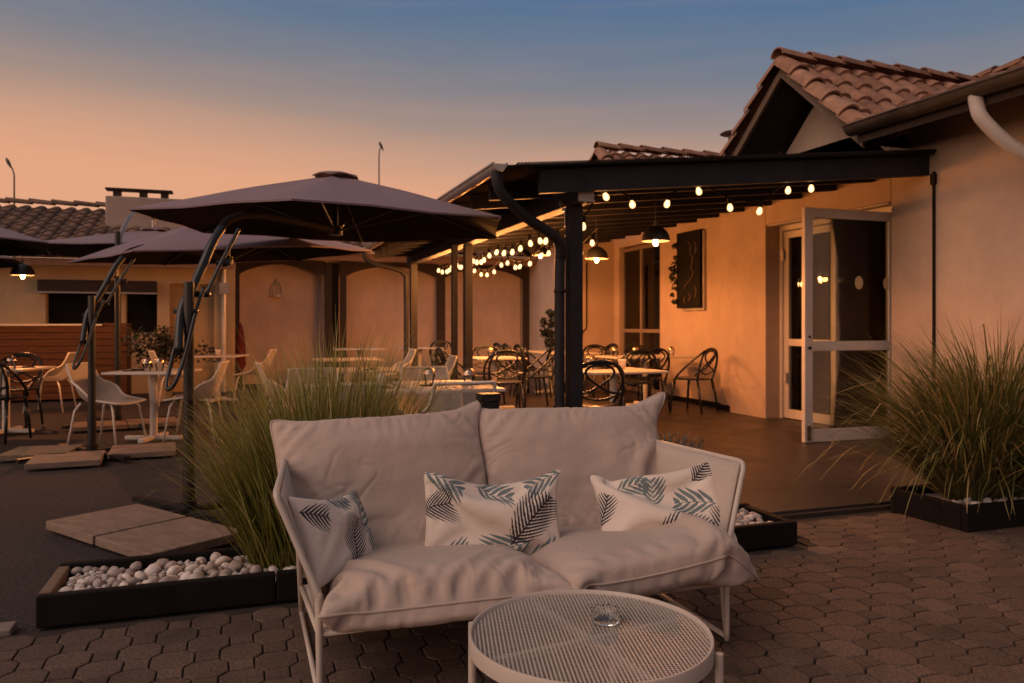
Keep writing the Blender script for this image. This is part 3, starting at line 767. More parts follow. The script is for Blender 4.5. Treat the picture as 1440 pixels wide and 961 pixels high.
bar = thing('bar_counter', 'dark slatted wooden bar counter with pale top before the yellow hut', 'bar counter', (-5,14.0,0))
b = MB(); 
for k in range(11): b.box(-9.5,-1.75,13.95,14.0,.02+k*.105,.02+k*.105+.098)
b.box(-9.5,-1.75,14.002,14.5,.02,1.17); b.build('cladding', M['barwood'], bar, world=True, bevel=.004)
b = MB(); b.box(-9.5,-2.1,13.9,14.55,1.175,1.205); b.build('counter_top', M['tabletop'], bar, world=True, bevel=.005)
b = MB(); b.box(-2.08,-1.75,13.93,14.5,1.175,1.22); b.build('end_block', M['barwood'], bar, world=True)

# shrub in a pot by the hut, plant in the pergola corner
def potted(name, label, loc, h_pot, rad, hgt, n, seed, size=.07):
    o = thing(name, label, 'plant', loc); r2 = random.Random(seed)
    s = MB(); s.lathe([(0,0),(.16,0),(.2,h_pot),(.185,h_pot),(.18,h_pot-.03),(0,h_pot-.03)], n=18); s.build('pot', M['pot'], o, auto=40)
    s = MB()
    for k in range(5): s.tube([(0,0,h_pot-.03),(r2.gauss(0,.06),r2.gauss(0,.06),h_pot+hgt*.4),(r2.gauss(0,.15),r2.gauss(0,.15),h_pot+hgt*.8)],[.012,.009,.004],5)
    s.build('stem', M['darkwood'], o)
    s = MB()
    for k in range(16): leafy(s,(r2.gauss(0,rad*.45),r2.gauss(0,rad*.45),h_pot+hgt*r2.uniform(.25,.92)),rad*.42,n//16,size,r2)
    s.build('foliage', M['leafdark'], o, tint=True); return o
potted('potted_shrub','dark bushy shrub in a pot between the bar and the white tables',(-1.2,13.4,0),.45,.5,.65,1300,5)
potted('potted_plant','tall dark leafy plant in the back corner under the pergola',(5.85,14.6,0.03),.4,.22,1.15,600,6,.09)
o = thing('folded_parasol','dark red folded parasol standing by the wall corner under the gallery','parasol',(-.02,15.9,0))
b = MB(); b.lathe([(0,0),(.15,0),(.15,.04),(.03,.05),(.02,.3)],n=14); b.build('base', M['black'], o, auto=40)
b = MB(); b.lathe([(.03,.30),(.10,.42),(.09,.8),(.05,1.1),(.012,1.22),(0,1.24)],n=14); b.build('canopy', M['red'], o, smooth=True)

# street lamps beyond
for (px, py, top, lab) in ((20,235,(0,0),'street lamp beyond the hut roof at the far left'),(533,210,(0,0),'street lamp rising behind the large parasol')):
    p = camray(px, py, 55); o = thing('street_lamp', lab, 'street lamp', (p.x,p.y,-.02), 0, 'street lamps on the skyline')
    h_ = p.z+.02; sg = -1 if px < 100 else .35
    b = MB(); b.tube([(0,0,0),(0,0,h_*.6),(0,0,h_-.5),(sg*.10,0,h_-.1),(sg*.25,0,h_+.1)],[.08,.055,.045,.04,.035],8); b.build('pole', M['lampgrey'], o)
    b = MB(); b.lathe([(0,-.9),(.12,-.8),(.30,-.2),(.26,.2),(.1,.5),(0,.52)],n=12); q = b.build('lamp_head', M['lampgrey'], o, smooth=True); q.location = (sg*.33,0,h_+.30); q.rotation_euler = (0,R(-25),0); q.scale = (.34,.28,.5)

# ------------------------------------------------------------------ parasols
def parasol(label, pole, ctr, h, Rr, phi, rise, tilt=(0,0), over=False, slabs=()):
    """banana-mast parasol. pole and canopy centre in site metres; canopy is a six-sided tent"""
    o = thing('parasol', label, 'parasol', (pole[0],pole[1],0), 0, 'mauve cantilever parasols')
    cx, cy = ctr[0]-pole[0], ctr[1]-pole[1]; D = math.hypot(cx,cy); d = Vector((cx/D,cy/D,0)); lat = Vector((-d.y,d.x,0))
    ca, sa = math.cos(R(19.06)), math.sin(R(19.06))
    # canopy
    seg, rad = 6, 9; P = []
    def cz(x, y): return tilt[0]*(ca*x-sa*y) + tilt[1]*(sa*x+ca*y)
    rings = [.06+.94*i/(rad-1) for i in range(rad)]
    for k_, q in enumerate(rings + [1.0]):
        for i in range(6*seg):
            th = 2*PI*i/(6*seg); f = (i % seg)/seg
            rr_ = Rr*math.cos(PI/6)/math.cos((th % (PI/3))-PI/6)*q
            sc = 1 - .012*math.sin(PI*f)*q
            x, y = rr_*sc*math.cos(th+phi), rr_*sc*math.sin(th+phi)
            z = h + rise*(1-q)*(1.0+.10*(q-.5)) + cz(x,y) - .035*math.sin(PI*f)*q*(1-q)*2 + .006*math.sin(9*th+q*11)*q
            if k_ == rad: z -= .014 
            P.append((cx+x, cy+y, z))
    b = MB(); b.grid(P, 6*seg, rad+1, 0, closex=True); b.grid([(x,y,z-.009) for x,y,z in P[:6*seg*rad]], 6*seg, rad, 1, closex=True)  # second grid is the same canopy from below, its shade painted in
    can = b.build('canopy', [M['umb'], M['umbshade']], o, auto=24)
    b = MB(); P = []
    for q, dz in ((.02,.06),(.5,.038),(1,.008),(1.03,-.004)):
        for i in range(6*seg):
            th = 2*PI*i/(6*seg); f = (i % seg)/seg
            rr_ = .21*math.cos(PI/6)/math.cos((th % (PI/3))-PI/6)*q
            x, y = rr_*math.cos(th+phi), rr_*math.sin(th+phi)
            P.append((cx+x, cy+y, h+rise*.885+dz+cz(x,y)+.02*math.sin(PI*f)*q))
    b.grid(P, 6*seg, 4, closex=True); b.build('vent', M['umb'], can, auto=30, solid=.004)
    # hub, ribs
    hz = h - .05
    b = MB(); b.tube([(cx,cy,hz-.04),(cx,cy,h+rise*.9)],.022,10); b.lathe([(0,-.05),(.06,-.04),(.06,.04),(0,.05)],(cx,cy,hz),14); b.build('hub', M['mast'], o)
    for k in range(6):
        th = phi+k*PI/3; e = Vector((math.cos(th)*Rr*.985, math.sin(th)*Rr*.985, 0)); e.z = h+cz(e.x,e.y)-.012
        c = Vector((cx,cy,0)); tp = c+Vector((0,0,h+rise*.93))
        b = MB(); b.tube([tp, c+Vector((e.x*.5,e.y*.5,h+rise*.48+cz(e.x*.5,e.y*.5)-.015)), c+e], .010, 6)
        rb = b.build('rib', M['mast'], o)
        b = MB(); b.tube([c+Vector((e.x*.03,e.y*.03,hz)), c+Vector((e.x*.55,e.y*.55,h+rise*.43+cz(e.x*.55,e.y*.55)-.02))], .008, 6)
        b.build('strut', M['mast'], rb)
    # pole, curved mast with its crank loop
    top = 1.45 if not over else 2.3
    b = MB(); b.tube([(0,0,.02),(0,0,top)], .032, 14); b.tube([(0,0,.02),(0,0,.42)], .037, 14); b.build('pole', M['mast'], o, auto=50)
    b = MB()
    for a in (0, PI/2): 
        x, y = math.cos(a+R(-55)+PI/4*0)*.62, math.sin(a+R(-55))*.62; b.beam((-x,-y,.03),(x,y,.03+.001*(a>0)),.06,.035)
    b.tube([(0,0,.05),(0,0,.10)],.05,14); b.build('cross_base', M['darkmetal'], o)
    S = lambda s_, z, l_=0: d*s_ + lat*l_ + Vector((0,0,z))
    if over: path = [S(-.10,1.75),S(-.04,2.0),S(.15,2.28),S(.6,2.55),S(1.15,2.72),S(1.7,2.76),S(D-.03,2.74),S(D,2.66),S(D,h+rise)]
    else: path = [S(-.10,1.02,.0),S(0,1.27,.05),S(.1,1.40,.05),S(.22,1.57,.05),S(.33,1.73,.05),S(.43,1.835,.05)]
    b = MB(); b.tube(catmull(path,6), .030, 12); b.build('mast', M['arc'] if over else M['mast'], o, smooth=True)
    if not over:
        b = MB(); b.tube(catmull([S(.415,1.825,.05),S(.55,1.92,.045),S(.95,1.99,.03),S(D,hz)],5), .027, 10); b.build('boom', M['umbshade'], o)  # boom coloured with the shade under the canopy
        b = MB()
        loop = [S(.10,1.42,-.04),S(0,1.25,-.045),S(-.10,1.0,-.045),S(-.175,.85,-.035),S(-.19,.80,0),S(-.165,.83,.035),S(-.07,1.0,.06),S(.06,1.28,.07),S(.14,1.42,.06)]
        b.tube(catmull(loop,6), .013, 8); b.build('crank_loop', M['mast'], o, smooth=True)
        b = MB(); b.tube(catmull([S(.14,1.38,-.03),S(.28,1.60,-.05),S(.40,1.76,-.06),S(.46,1.83,-.06)],6), .014, 8); b.tube([S(.14,1.38,-.05),S(.14,1.38,.09)],.02,8); b.tube([S(0,1.27,-.06),S(0,1.27,.10)],.016,8); b.tube([S(.3,1.58,.0),S(.33,1.60,-.08)],.025,8)
        b.build('tension_rod', M['mast'], o, smooth=True)
    for (x, y, rz, m_, nm, lb) in slabs:
        s_ = MB(); s_.box(-.275,.275,-.275,.275,0,.05); q = s_.build('base_slab', M[m_], o, bevel=.006); q.location = (x-pole[0],y-pole[1],.0); q.rotation_euler = (0,0,rz)
        if lb: q['label'] = lb
    return o
a1 = R(-55)
parasol('large mauve parasol in front, its near corner reaching towards the sofa', (-.31,5.24), (.785,7.04), 2.069, 1.66, R(133.6), .466, (-.016,.017), False,
        [(-.69,5.09,a1,'slab','s',None),(-.36,4.62,a1,'slab','s',None)])
parasol('mauve parasol in the middle, half hidden behind the largest one', (-1.29,7.98), (-.144,9.60), 1.983, 1.65, R(179.4), .509, (.053,.048), False,
        [(-1.42,7.62,R(4),'slab','s',None),(-.86,7.95,R(4),'slab','s',None),(-1.72,8.12,R(-6),'slabgravel','s','speckled gravel slab')])
parasol('mauve parasol hanging from a bright curved arm before the chimney block', (-1.4,10.36), (-1.2,12.36), 2.22, 1.72, R(161), .36, (0,.0), True,
        [(-1.55,10.1,R(10),'slab','s',None),(-1.0,10.2,R(10),'slab','s',None)])
parasol('mauve parasol cut off by the left edge, higher of the two there', (-4.57,7.94), (-3.44,9.65), 2.04, 1.66, R(-19), .47)
parasol('mauve parasol cut off by the left edge, lower and farther of the two there', (-5.3,10.3), (-4.17,12.0), 2.03, 1.62, R(-25), .46)

# ------------------------------------------------------------------ white mesh chairs
def white_chair(label, loc, rz):
    o = thing('mesh_chair', label, 'chair', loc, rz, 'white mesh garden chairs')
    cl = catmull([(.25,0,.425),(.12,0,.437),(-.06,0,.425),(-.18,0,.445),(-.245,0,.55),(-.285,0,.70),(-.315,0,.80)],3)
    wd = lambda q: .235+.03*math.sin(PI*min(1,q*1.3))-.055*max(0,q-.5)*2*.6
    n = len(cl); nx = 13; P = []
    for i, p in enumerate(cl):
        q = i/(n-1); W = wd(q); arm = math.exp(-((q-.50)/.20)**2)
        for j in range(nx):
            tt = -1+2*j/(nx-1); e = abs(tt)**3.2
            P.append((p.x + arm*e*.085 + .02*e*(q>.6), tt*W*(1+.10*arm*e), p.z + arm*e*.125 - .012*(1-tt*tt)*(q<.45) ))
    b = MB(); b.grid(P, nx, n); sh = b.build('seat_shell', M['mesh'], o, smooth=True)
    rim = [P[j] for j in range(nx)] + [P[i*nx+nx-1] for i in range(1,n)] + [P[(n-1)*nx+j] for j in range(nx-2,-1,-1)] + [P[i*nx] for i in range(n-2,0,-1)]
    b = MB(); b.tube(rim, .011, 8, closed=True); b.build('rim', M['white'], sh, smooth=True)
    for sx, sy in ((1,1),(1,-1),(-1,1),(-1,-1)):
        b = MB(); b.tube([(sx*.15,sy*.20,.43),(sx*.19,sy*.235,.36),(sx*.245,sy*.27,.0)], [.011,.011,.010], 8); b.build('leg', M['white'], o, smooth=True)
    return o
CW = None
camX = R(-19.06)
toT = lambda p, q: math.atan2(q[1]-p[1], q[0]-p[0])
T1, T2, T0 = (-.86,8.86), (-.35,13.1), (-2.45,9.95)
wc = [((-1.25,8.62),camX+R(-4),'white mesh chair in profile facing right, behind the parasol pole'),
      ((-.46,8.78),camX+PI+R(10),'white mesh chair facing left with its back by the front parasol pole'),
      ((-.98,12.75),camX+R(35),'white mesh chair angled by the dark shrub, seen past the crank loop'),
      ((.18,12.85),camX+PI+R(5),'white mesh chair facing left at the farther left table, beside the pink wall'),
      ((-2.5,12.3),camX+PI+R(12),'white mesh chair facing left in front of the slatted bar'),
      ((1.42,5.30),R(86),'white mesh chair with its back to the sofa, right behind the sofa cushions'),
      ((.62,5.35),R(94),'white mesh chair with its back to the sofa, half hidden by the ornamental grass'),
      ((1.55,6.65),R(-92),'white mesh chair facing the sofa across the yellow-lit table'),
      ((1.95,8.55),R(176),'white mesh chair facing left at the end of the second row table'),
      ((.60,6.75),R(-88),'white mesh chair facing the sofa behind the grass tips'),
      ((2.05,11.2),R(180),'white mesh chair facing left at the third row table'),
      ((.45,8.3),R(2),'white mesh chair facing right behind the ornamental grass')]
for k, (p, rz, lab) in enumerate(wc):
    if CW is None: CW = white_chair(lab, (*p,0), rz)
    else: dup(CW, (*p,0.0 if p[0] < 1.7 else .03), rz, lab)

# ------------------------------------------------------------------ black loop-backed chairs
def black_chair(label, loc, rz):
    o = thing('loop_back_chair', label, 'chair', loc, rz, 'black loop-backed chairs')
    b = MB(); P = []
    for r_, z in ((0,.452),(.14,.452),(.20,.458),(.225,.452),(.225,.43),(0,.425)):
        for j in range(24):
            g = 2*PI*j/24; k = 1+.10*math.cos(2*g)**2; P.append((r_*k*math.cos(g)+.01, r_*k*math.sin(g)*1.02, z))
    b.grid(P, 24, 6, closex=True); b.build('seat', M['blackplastic'], o, auto=50)
    for sy in (1,-1):
        b = MB(); b.tube([(.17,sy*.185,.44),(.20,sy*.21,.22),(.215,sy*.222,0)],[.019,.017,.013],8); b.build('leg', M['blackplastic'], o, smooth=True)
        b = MB(); b.tube([(-.17,sy*.185,.44),(-.215,sy*.205,.22),(-.25,sy*.215,0)],[.019,.017,.013],8); b.build('leg', M['blackplastic'], o, smooth=True)
    b = MB(); b.tube(catmull([(-.17,.195,.42),(-.215,.215,.58),(-.245,.20,.72),(-.265,.13,.815),(-.27,0,.845),(-.265,-.13,.815),(-.245,-.20,.72),(-.215,-.215,.58),(-.17,-.195,.42)],6),.016,8); b.build('back_hoop', M['blackplastic'], o, smooth=True)
    b = MB(); b.tube(catmull([(.13,.235,.45),(.05,.255,.53),(-.10,.255,.66),(-.22,.20,.77),(-.262,.10,.825),(-.262,-.10,.825),(-.22,-.20,.77),(-.10,-.255,.66),(.05,-.255,.53),(.13,-.235,.45)],6),.014,8); b.build('arm_hoop', M['blackplastic'], o, smooth=True)
    b = MB(); b.tube(catmull([(-.22,.205,.56),(-.225,.10,.575),(-.232,0,.625),(-.245,-.10,.70),(-.258,-.125,.76),(-.264,-.06,.805),(-.264,.06,.805),(-.258,.125,.76),(-.245,.10,.70),(-.232,0,.625),(-.225,-.10,.575),(-.22,-.205,.56)],6),.012,8)
    b.build('back_loop', M['blackplastic'], o, smooth=True)
    b = MB(); b.tube(catmull([(-.215,.212,.575),(-.205,.1,.52),(-.20,0,.505),(-.205,-.1,.52),(-.215,-.212,.575)],6),.011,8); b.build('back_rail', M['blackplastic'], o, smooth=True)
    return o
KB = None
bc = [((3.10,9.25),R(78),'black chair with its back to us, alone right of the yellow-lit table'),
      ((3.45,11.1),R(-100),'black chair facing us behind the small table between the posts'),
      ((3.75,15.0),R(-95),'black chair far back between two posts before the pinkish wall'),
      ((4.42,11.75),R(2),'black chair in the far row facing right, nearest to us in that row'),
      ((4.40,12.3),R(-3),'black chair in the far row facing right, second in that row'),
      ((4.42,12.85),R(3),'black chair in the far row facing right, last in that row'),
      ((5.72,9.12),R(118),'black chair turned half away beside the pale pillar'),
      ((2.95,6.35),R(80),'black chair right behind the sofa corner, partly hidden by its cushion'),
      ((4.62,8.75),R(84),'black chair with its back to us at the wall table below the largest pendant'),
      ((5.15,10.75),R(-92),'black chair facing us behind the wall table, left of the glazed doors'),
      ((5.85,10.72),R(-88),'black chair facing us behind the wall table, under the framed picture'),
      ((2.78,10.3),R(4),'black chair facing right at the small table between the posts'),
      ((3.85,10.15),R(176),'black chair facing left at the small table between the posts'),
      ((5.1,9.3),R(96),'black chair, back to us, at the table beneath the framed picture'),
      ((5.55,11.7),R(182),'black chair facing left at the far long table'),
      ((-2.5,10.45),camX+R(-80),'black chair tucked behind the table cut off by the left edge'),
      ((-2.36,9.25),camX+R(95),'black chair cut off by the left edge, nearest to us'),
      ]
for p, rz, lab in bc:
    z = .03 if p[0] > 1.7 else 0
    if KB is None: KB = black_chair(lab, (*p,z), rz)
    else: dup(KB, (*p,z), rz, lab)

# ------------------------------------------------------------------ tables
TH = .715
def table(label, loc, rz, wx, wy, cols=1):
    o = thing('dining_table', label, 'table', loc, rz, 'pedestal dining tables')
    h_ = TH-loc[2]*0
    b = MB(); b.box(-wx/2,wx/2,-wy/2,wy/2,h_-.024,h_); b.build('tabletop', M['tabletop'], o, bevel=.006)
    for k in range(cols):
        y = 0 if cols == 1 else (-wy/4 if k == 0 else wy/4)
        b = MB(); b.tube([(0,y,.04),(0,y,h_-.05)], .038, 14); b.lathe([(.04,0),(.09,.02),(.09,.024)],(0,y,h_-.05),14); b.build('column', M['white'], o, auto=50)
        b = MB(); b.beam((-.29,y,.022),(.29,y,.022),.06,.04); b.beam((0,y-.29,.0235),(0,y+.29,.0235),.06,.04); b.build('foot', M['white'], o, bevel=.008)
    return o
table('square white table by the parasol pole with a chair on either side', (*T1,0), camX, .72,.72)
table('square white table between the dark shrub and the pink wall', (*T2,0), camX, .74,.74)
table('square white table cut off by the left edge', (*T0,0), camX+R(3), .72,.72)
table('yellow-lit white table directly behind the sofa, right of the grass', (1.52,5.98,0), 0, .66,1.0)
table('white table directly behind the grass, abutting the yellow-lit one', (.80,6.0,0), 0, .66,1.0)
table('white table in the second row above the grass tips', (1.2,8.4,0), 0, .75,.75)
table('white table in the third row above the grass tips', (1.39,11.1,0), 0, .9,.75)
table('white table farthest back above the grass tips', (2.1,15.0,.03), 0, .9,.75)
table('small square table between the posts with a black chair on each side', (3.27,10.2,.03), 0, .7,.7)
table('table far back near the pinkish wall between two posts', (3.35,15.3,.03), 0, .8,.7)
table('long table far back by the corner plant', (5.0,12.0,.03), 0, .75,1.7, 2)
table('table pushed to the wall beneath the framed picture', (5.45,9.95,.03), 0, 1.25,.72)
table('table right behind the front post and the sofa cushion corner', (3.46,6.95,.03), R(4), .8,.72)
# things standing on them
def tumbler(label, loc, k=1.0, cat='glass'):
    o = thing('upturned_glass', label, cat, loc, rnd.uniform(0,6), 'upturned glasses on the tables')
    b = MB(); b.lathe([(.030*k,0),(.034*k,.03*k),(.040*k,.07*k),(.036*k,.095*k),(.022*k,.112*k),(0,.116*k)], n=18); b.build('bowl', M['glass'], o, smooth=True)
    b = MB(); b.lathe([(.041*k,.072*k),(.038*k,.097*k),(.023*k,.114*k),(0,.119*k)], n=18); b.build('cap', M['amber'], o, smooth=True); return o  # outer dome carries the painted gleam, the glass has no such part
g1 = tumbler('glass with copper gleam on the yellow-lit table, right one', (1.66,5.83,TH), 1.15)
gl = [((1.40,6.05,TH),'glass with copper gleam on the yellow-lit table, left one'),((-.86-.05,8.72,TH),'left glass of the two on the table by the parasol pole'),((-.80,8.80,TH),'right glass of the two on the table by the parasol pole'),
      ((-2.36,9.80,TH),'glass on the table cut off by the left edge'),((3.25,7.05,TH+.03),'glass beside the front post on the table behind the sofa'),((5.3,9.95,TH+.03),'left glass on the table under the framed picture'),
      ((4.95,9.9,TH+.03),'glass on the left end of the table under the framed picture'),((3.2,10.15,TH+.03),'glass on the small table between the posts'),((5.85,9.9,TH+.03),'right glass on the table under the framed picture'),((3.5,11.55,TH+.03),'x')]
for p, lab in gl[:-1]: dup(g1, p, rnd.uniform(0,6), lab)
def cup(label, loc):
    b = MB(); b.lathe([(0,0),(.03,0),(.042,.08),(.042,.095),(.037,.095),(.03,.02),(0,.015)], n=16)
    o = b.build('cup', M['white'], smooth=True); o.location = loc; tag(o, label, 'cup', 'cups and bowls on the tables')
cup('white cup on the table edge left of the yellow-lit table', (1.02,6.05,TH)); cup('white bowl on the table behind the front post', (3.62,7.08,TH+.03)); cup('white cup on the far left table by the pink wall', (-.35,13.0,TH)); cup('white cup on the table cut off by the left edge', (-2.62,10.05,TH))
def menu(label, loc, rz):
    b = MB(); b.box(-.10,.10,-.05,.05,0,.008); b.box(-.02,.09,-.012,.02,.009,.018); o = b.build('cutlery_pouch', M['black'], bevel=.003); o.location = loc; o.rotation_euler = (0,0,rz); tag(o, label, 'cutlery pouch', 'dark cutlery pouches on the tables')
menu('dark cutlery pouch beside the left glass on the yellow-lit table', (1.40,5.92,TH), .3); menu('dark cutlery pouch beside the right glass on the yellow-lit table', (1.73,5.92,TH), .6)
menu('dark cutlery pouch on the table by the parasol pole', (-1.05,8.84,TH), .2); menu('dark cutlery pouch on the second row table above the grass', (1.3,8.3,TH), 1.2); menu('dark cutlery pouch on the table cut off by the left edge', (-2.25,9.85,TH), .4); menu('dark cutlery pouch on the table behind the front post', (3.42,7.1,TH+.03), .1)
menu('dark cutlery pouch on the table behind the grass', (.95,5.75,TH), .5)

# ------------------------------------------------------------------ planters, pebbles, plants
def planter(label, x0, x1, y0, y1, h_, trim_left=True):
    o = thing('planter_box', label, 'planter', ((x0+x1)/2,(y0+y1)/2,0), 0, 'low dark planter boxes')
    tk = .045; n = max(1, round((x1-x0)/1.0)); L = (x1-x0)/n
    for k in range(n):
        b = MB(); b.box(x0+k*L+.002, x0+(k+1)*L-.002, y0, y0+tk, -.01, h_); b.build('front_board', M['boxboard'], o, world=True, bevel=.008)
    b = MB(); b.box(x0, x1, y1-tk, y1, -.01, h_+.004); b.build('back_board', M['boxboard'], o, world=True, bevel=.008)
    for a in (x0, x1-tk):
        b = MB(); b.box(a, a+tk, y0+tk+.001, y1-tk-.001, -.01, h_-.003); b.build('end_board', M['boxtrim'] if a == x0 and trim_left else M['boxboard'], o, world=True, bevel=.006)
    b = MB(); b.box(x0+tk, x1-tk, y0+tk, y1-tk, -.005, h_-.055); b.build('soil', M['soil'], o, world=True); return o
planter('long low dark planter box behind the sofa with pebbles and grass', -.765, 2.85, 3.50, 3.97, .118)
planter('dark planter box at the right with broad grass', 3.9, 6.05, 3.36, 3.92, .15, False)
pv = []
for k in range(7):
    b = MB(); n1, n2 = 12, 8; sd_ = k*5.7; P = []
    sx, sy, sz = rnd.uniform(.9,1.35), rnd.uniform(.8,1.05), rnd.uniform(.6,.85)
    for i in range(n2):
        ph = PI*(i+.001)/(n2-1+.002)
        for j in range(n1):
            g = 2*PI*j/n1; q = Vector((math.cos(g)*math.sin(ph), math.sin(g)*math.sin(ph), math.cos(ph)))
            r_ = 1+.22*noise.noise(q*1.3+Vector((sd_,0,0)))
            P.append((q.x*r_*sx, q.y*r_*sy, q.z*r_*sz))
    b.grid(P, n1, n2, 0, rnd.random(), closex=True)
    ob = b.build('pebble', M['pebble'], smooth=True, tint=True); pv.append(ob.data); bpy.data.objects.remove(ob)
def pebbles(n, x0, x1, y0, y1, z, label, group, seed, rmin=.012, rmax=.034):
    r2 = random.Random(seed); placed = []
    for _ in range(n):
        best = None
        for t_ in range(14):
            x, y = r2.uniform(x0,x1), r2.uniform(y0,y1); r_ = rmin+(rmax-rmin)*r2.random()**1.6
            dmin = min([(math.hypot(x-a,y-b_)-(r_+c)*.80) for a,b_,c,_z in placed] or [1])
            if best is None or dmin > best[0]: best = (dmin, x, y, r_)
            if dmin > 0: break
        dm, x, y, r_ = best; zz = z+r_*.55
        if dm < 0: zz += min(.022, -dm*1.0)
        placed.append((x,y,r_,zz))
        o = bpy.data.objects.new('pebble', r2.choice(pv)); COL.objects.link(o); o.location = (x,y,zz); o.scale = (r_,)*3
        o.rotation_euler = (r2.gauss(0,.4), r2.gauss(0,.4), r2.uniform(0,6.3)); tag(o, label, 'pebble', group)
pebbles(178, -.70, .22, 3.565, 3.91, .075, 'white rounded pebble in the long planter left of the sofa', 'pebbles left of the sofa', 11)
pebbles(74, 2.18, 2.79, 3.565, 3.91, .075, 'white rounded pebble in the long planter right of the sofa', 'pebbles right of the sofa', 12, .018, .032)
pebbles(44, 3.97, 5.2, 3.42, 3.62, .10, 'white rounded pebble under the broad grass in the right planter', 'pebbles in the right planter', 13, .018, .032)
for (x0,x1,y0,y1,z) in ((-.71,2.80,3.55,3.925,.068),(3.95,6.0,3.41,3.87,.10)):
    b = MB(); nx, ny = int((x1-x0)/.02), int((y1-y0)/.02); P = []
    for j in range(ny+1):
        for i in range(nx+1):
            x, y = x0+(x1-x0)*i/nx, y0+(y1-y0)*j/ny
            P.append((x,y,z+.012*noise.noise(Vector((x*38,y*38,0)))))
    b.grid(P, nx+1, ny+1, 0, .2); tag(b.build('pebble_bed', M['pebble'], smooth=True, tint=True), kind='stuff')

def grass(label, loc, n, spread, hgt, width, m, seed, droop_, lean, group=None, bias=(0,0), wmin=.5, front=None, short=0):
    r2 = random.Random(seed); o = thing('ornamental_grass', label, 'ornamental grass', loc)
    b = MB()
    for _ in range(n):
        a = r2.uniform(0,2*PI); q = r2.random()**.5
        bx, by = math.cos(a)*q*spread[0], math.sin(a)*q*spread[1]
        L = hgt*r2.uniform(wmin,1.08)*(1-.12*q)*(1-short*max(0,-bx/spread[0])); ln = max(0,r2.gauss(lean,.16))*(.25+.9*q)
        az = a+r2.gauss(0,.55); dx, dy = math.cos(az)+bias[0], math.sin(az)+bias[1]
        w_ = width*r2.choice((.5,.7,.9,1,1.15,1.45)); dr = droop_*r2.uniform(.3,1.5)
        S = 7; P = []; T = []
        side = Vector((-dy,dx,0)); side = (side.normalized() if side.length > .01 else Vector((1,0,0)))
        if r2.random() < .5: side = (side+Vector((r2.gauss(0,.8),r2.gauss(0,.8),0))).normalized()
        tn = min(.85,max(0,r2.gauss(.36,.2))); dead = r2.random() < .13
        ang = PI/2-ln; x = Vector((bx,by,0)); step = L/S
        sdev = r2.gauss(0,.07); kink = r2.randint(3,S-1) if r2.random() < .13 else -1; kv = r2.uniform(.4,1.3)
        for i in range(S+1):
            s_ = i/S; ww = w_*(min(1,.55+s_*1.5))*(1-s_)**.55+.0004
            P += [x-side*ww/2, x+side*ww/2]
            tv = tn*(.55+.45*s_)+(.38*max(0,s_-.72)/.28 if r2.random()<.9 else 0)
            if dead: tv = .8+.2*s_
            T += [min(1,tv)]*2
            ang -= dr*(s_**1.2)*PI/S*.9 + (kv if i == kink else 0)
            x = x+Vector((math.cos(ang)*dx+sdev*side.x, math.cos(ang)*dy+sdev*side.y, math.sin(ang))).normalized()*step
            if x.z < .02: x.z = .02
            if front is not None and x.y < front and i > 1: x.y = front+.3*(x.y-front)*0; dy = abs(dy)
        b.add(P, [(2*i,2*i+1,2*i+3,2*i+2) for i in range(S)], 0, T)
    b.build('blades', m, o, tint=True, smooth=True)
    b = MB()
    for k in range(26):
        a = 2*PI*k/26; q = r2.uniform(.2,1); b.tube([(math.cos(a)*spread[0]*q*.8,math.sin(a)*spread[1]*q*.8,0),(math.cos(a)*spread[0]*q*.9,math.sin(a)*spread[1]*q*.9,.12)],[.012,.006],5)
    b.build('crown', M['boxtrim'], o); return o
grass('tall fine green grass clump in the long planter behind the left end of the sofa', (.34,3.75,.07), 3600, (.30,.12), 1.18, .0055, M['grass'], 21, .46, .26, bias=(-.10,.22), front=-.20, short=.22)
grass('broad-bladed arching grass clump in the right planter before the wall', (4.58,3.70,.10), 4200, (.44,.15), 1.26, .0115, M['grassw'], 22, .68, .62, wmin=.5)
o = thing('lavender_plant', 'small grey-green lavender in the long planter behind the right sofa arm', 'plant', (2.16,3.72,.07))
b = MB(); r2 = random.Random(4)
for k in range(150):
    a, q = r2.uniform(0,6.3), r2.random()**.5*.1; tp = Vector((math.cos(a)*q*2.2, math.sin(a)*q*2.2, r2.uniform(.34,.52)))
    b.tube([(math.cos(a)*q*.4,math.sin(a)*q*.4,0),tp*.6,tp],[.003,.0025,.002],4,t=.3)
    for z in range(14):
        f = r2.uniform(.3,1); c = tp*f; dd = Vector((r2.gauss(0,1),r2.gauss(0,1),.8)).normalized()*.035; s_ = dd.cross(Vector((0,0,1))).normalized()*.0045
        b.add([c-s_,c+s_,c+dd],[(0,1,2)],0,r2.random())
b.build('sprigs', M['lavender'], o, tint=True)
o = thing('bollard_light', 'dark square bollard standing in the planter behind the sofa between its cushions', 'bollard', (1.17,3.75,.05))
b = MB(); b.box(-.045,.045,-.045,.045,0,.75); b.build('post', M['darkmetal'], o, bevel=.004)
b = MB(); b.box(-.05,.05,-.05,.05,.752,.79); b.build('head', M['darkmetal'], o, bevel=.004)

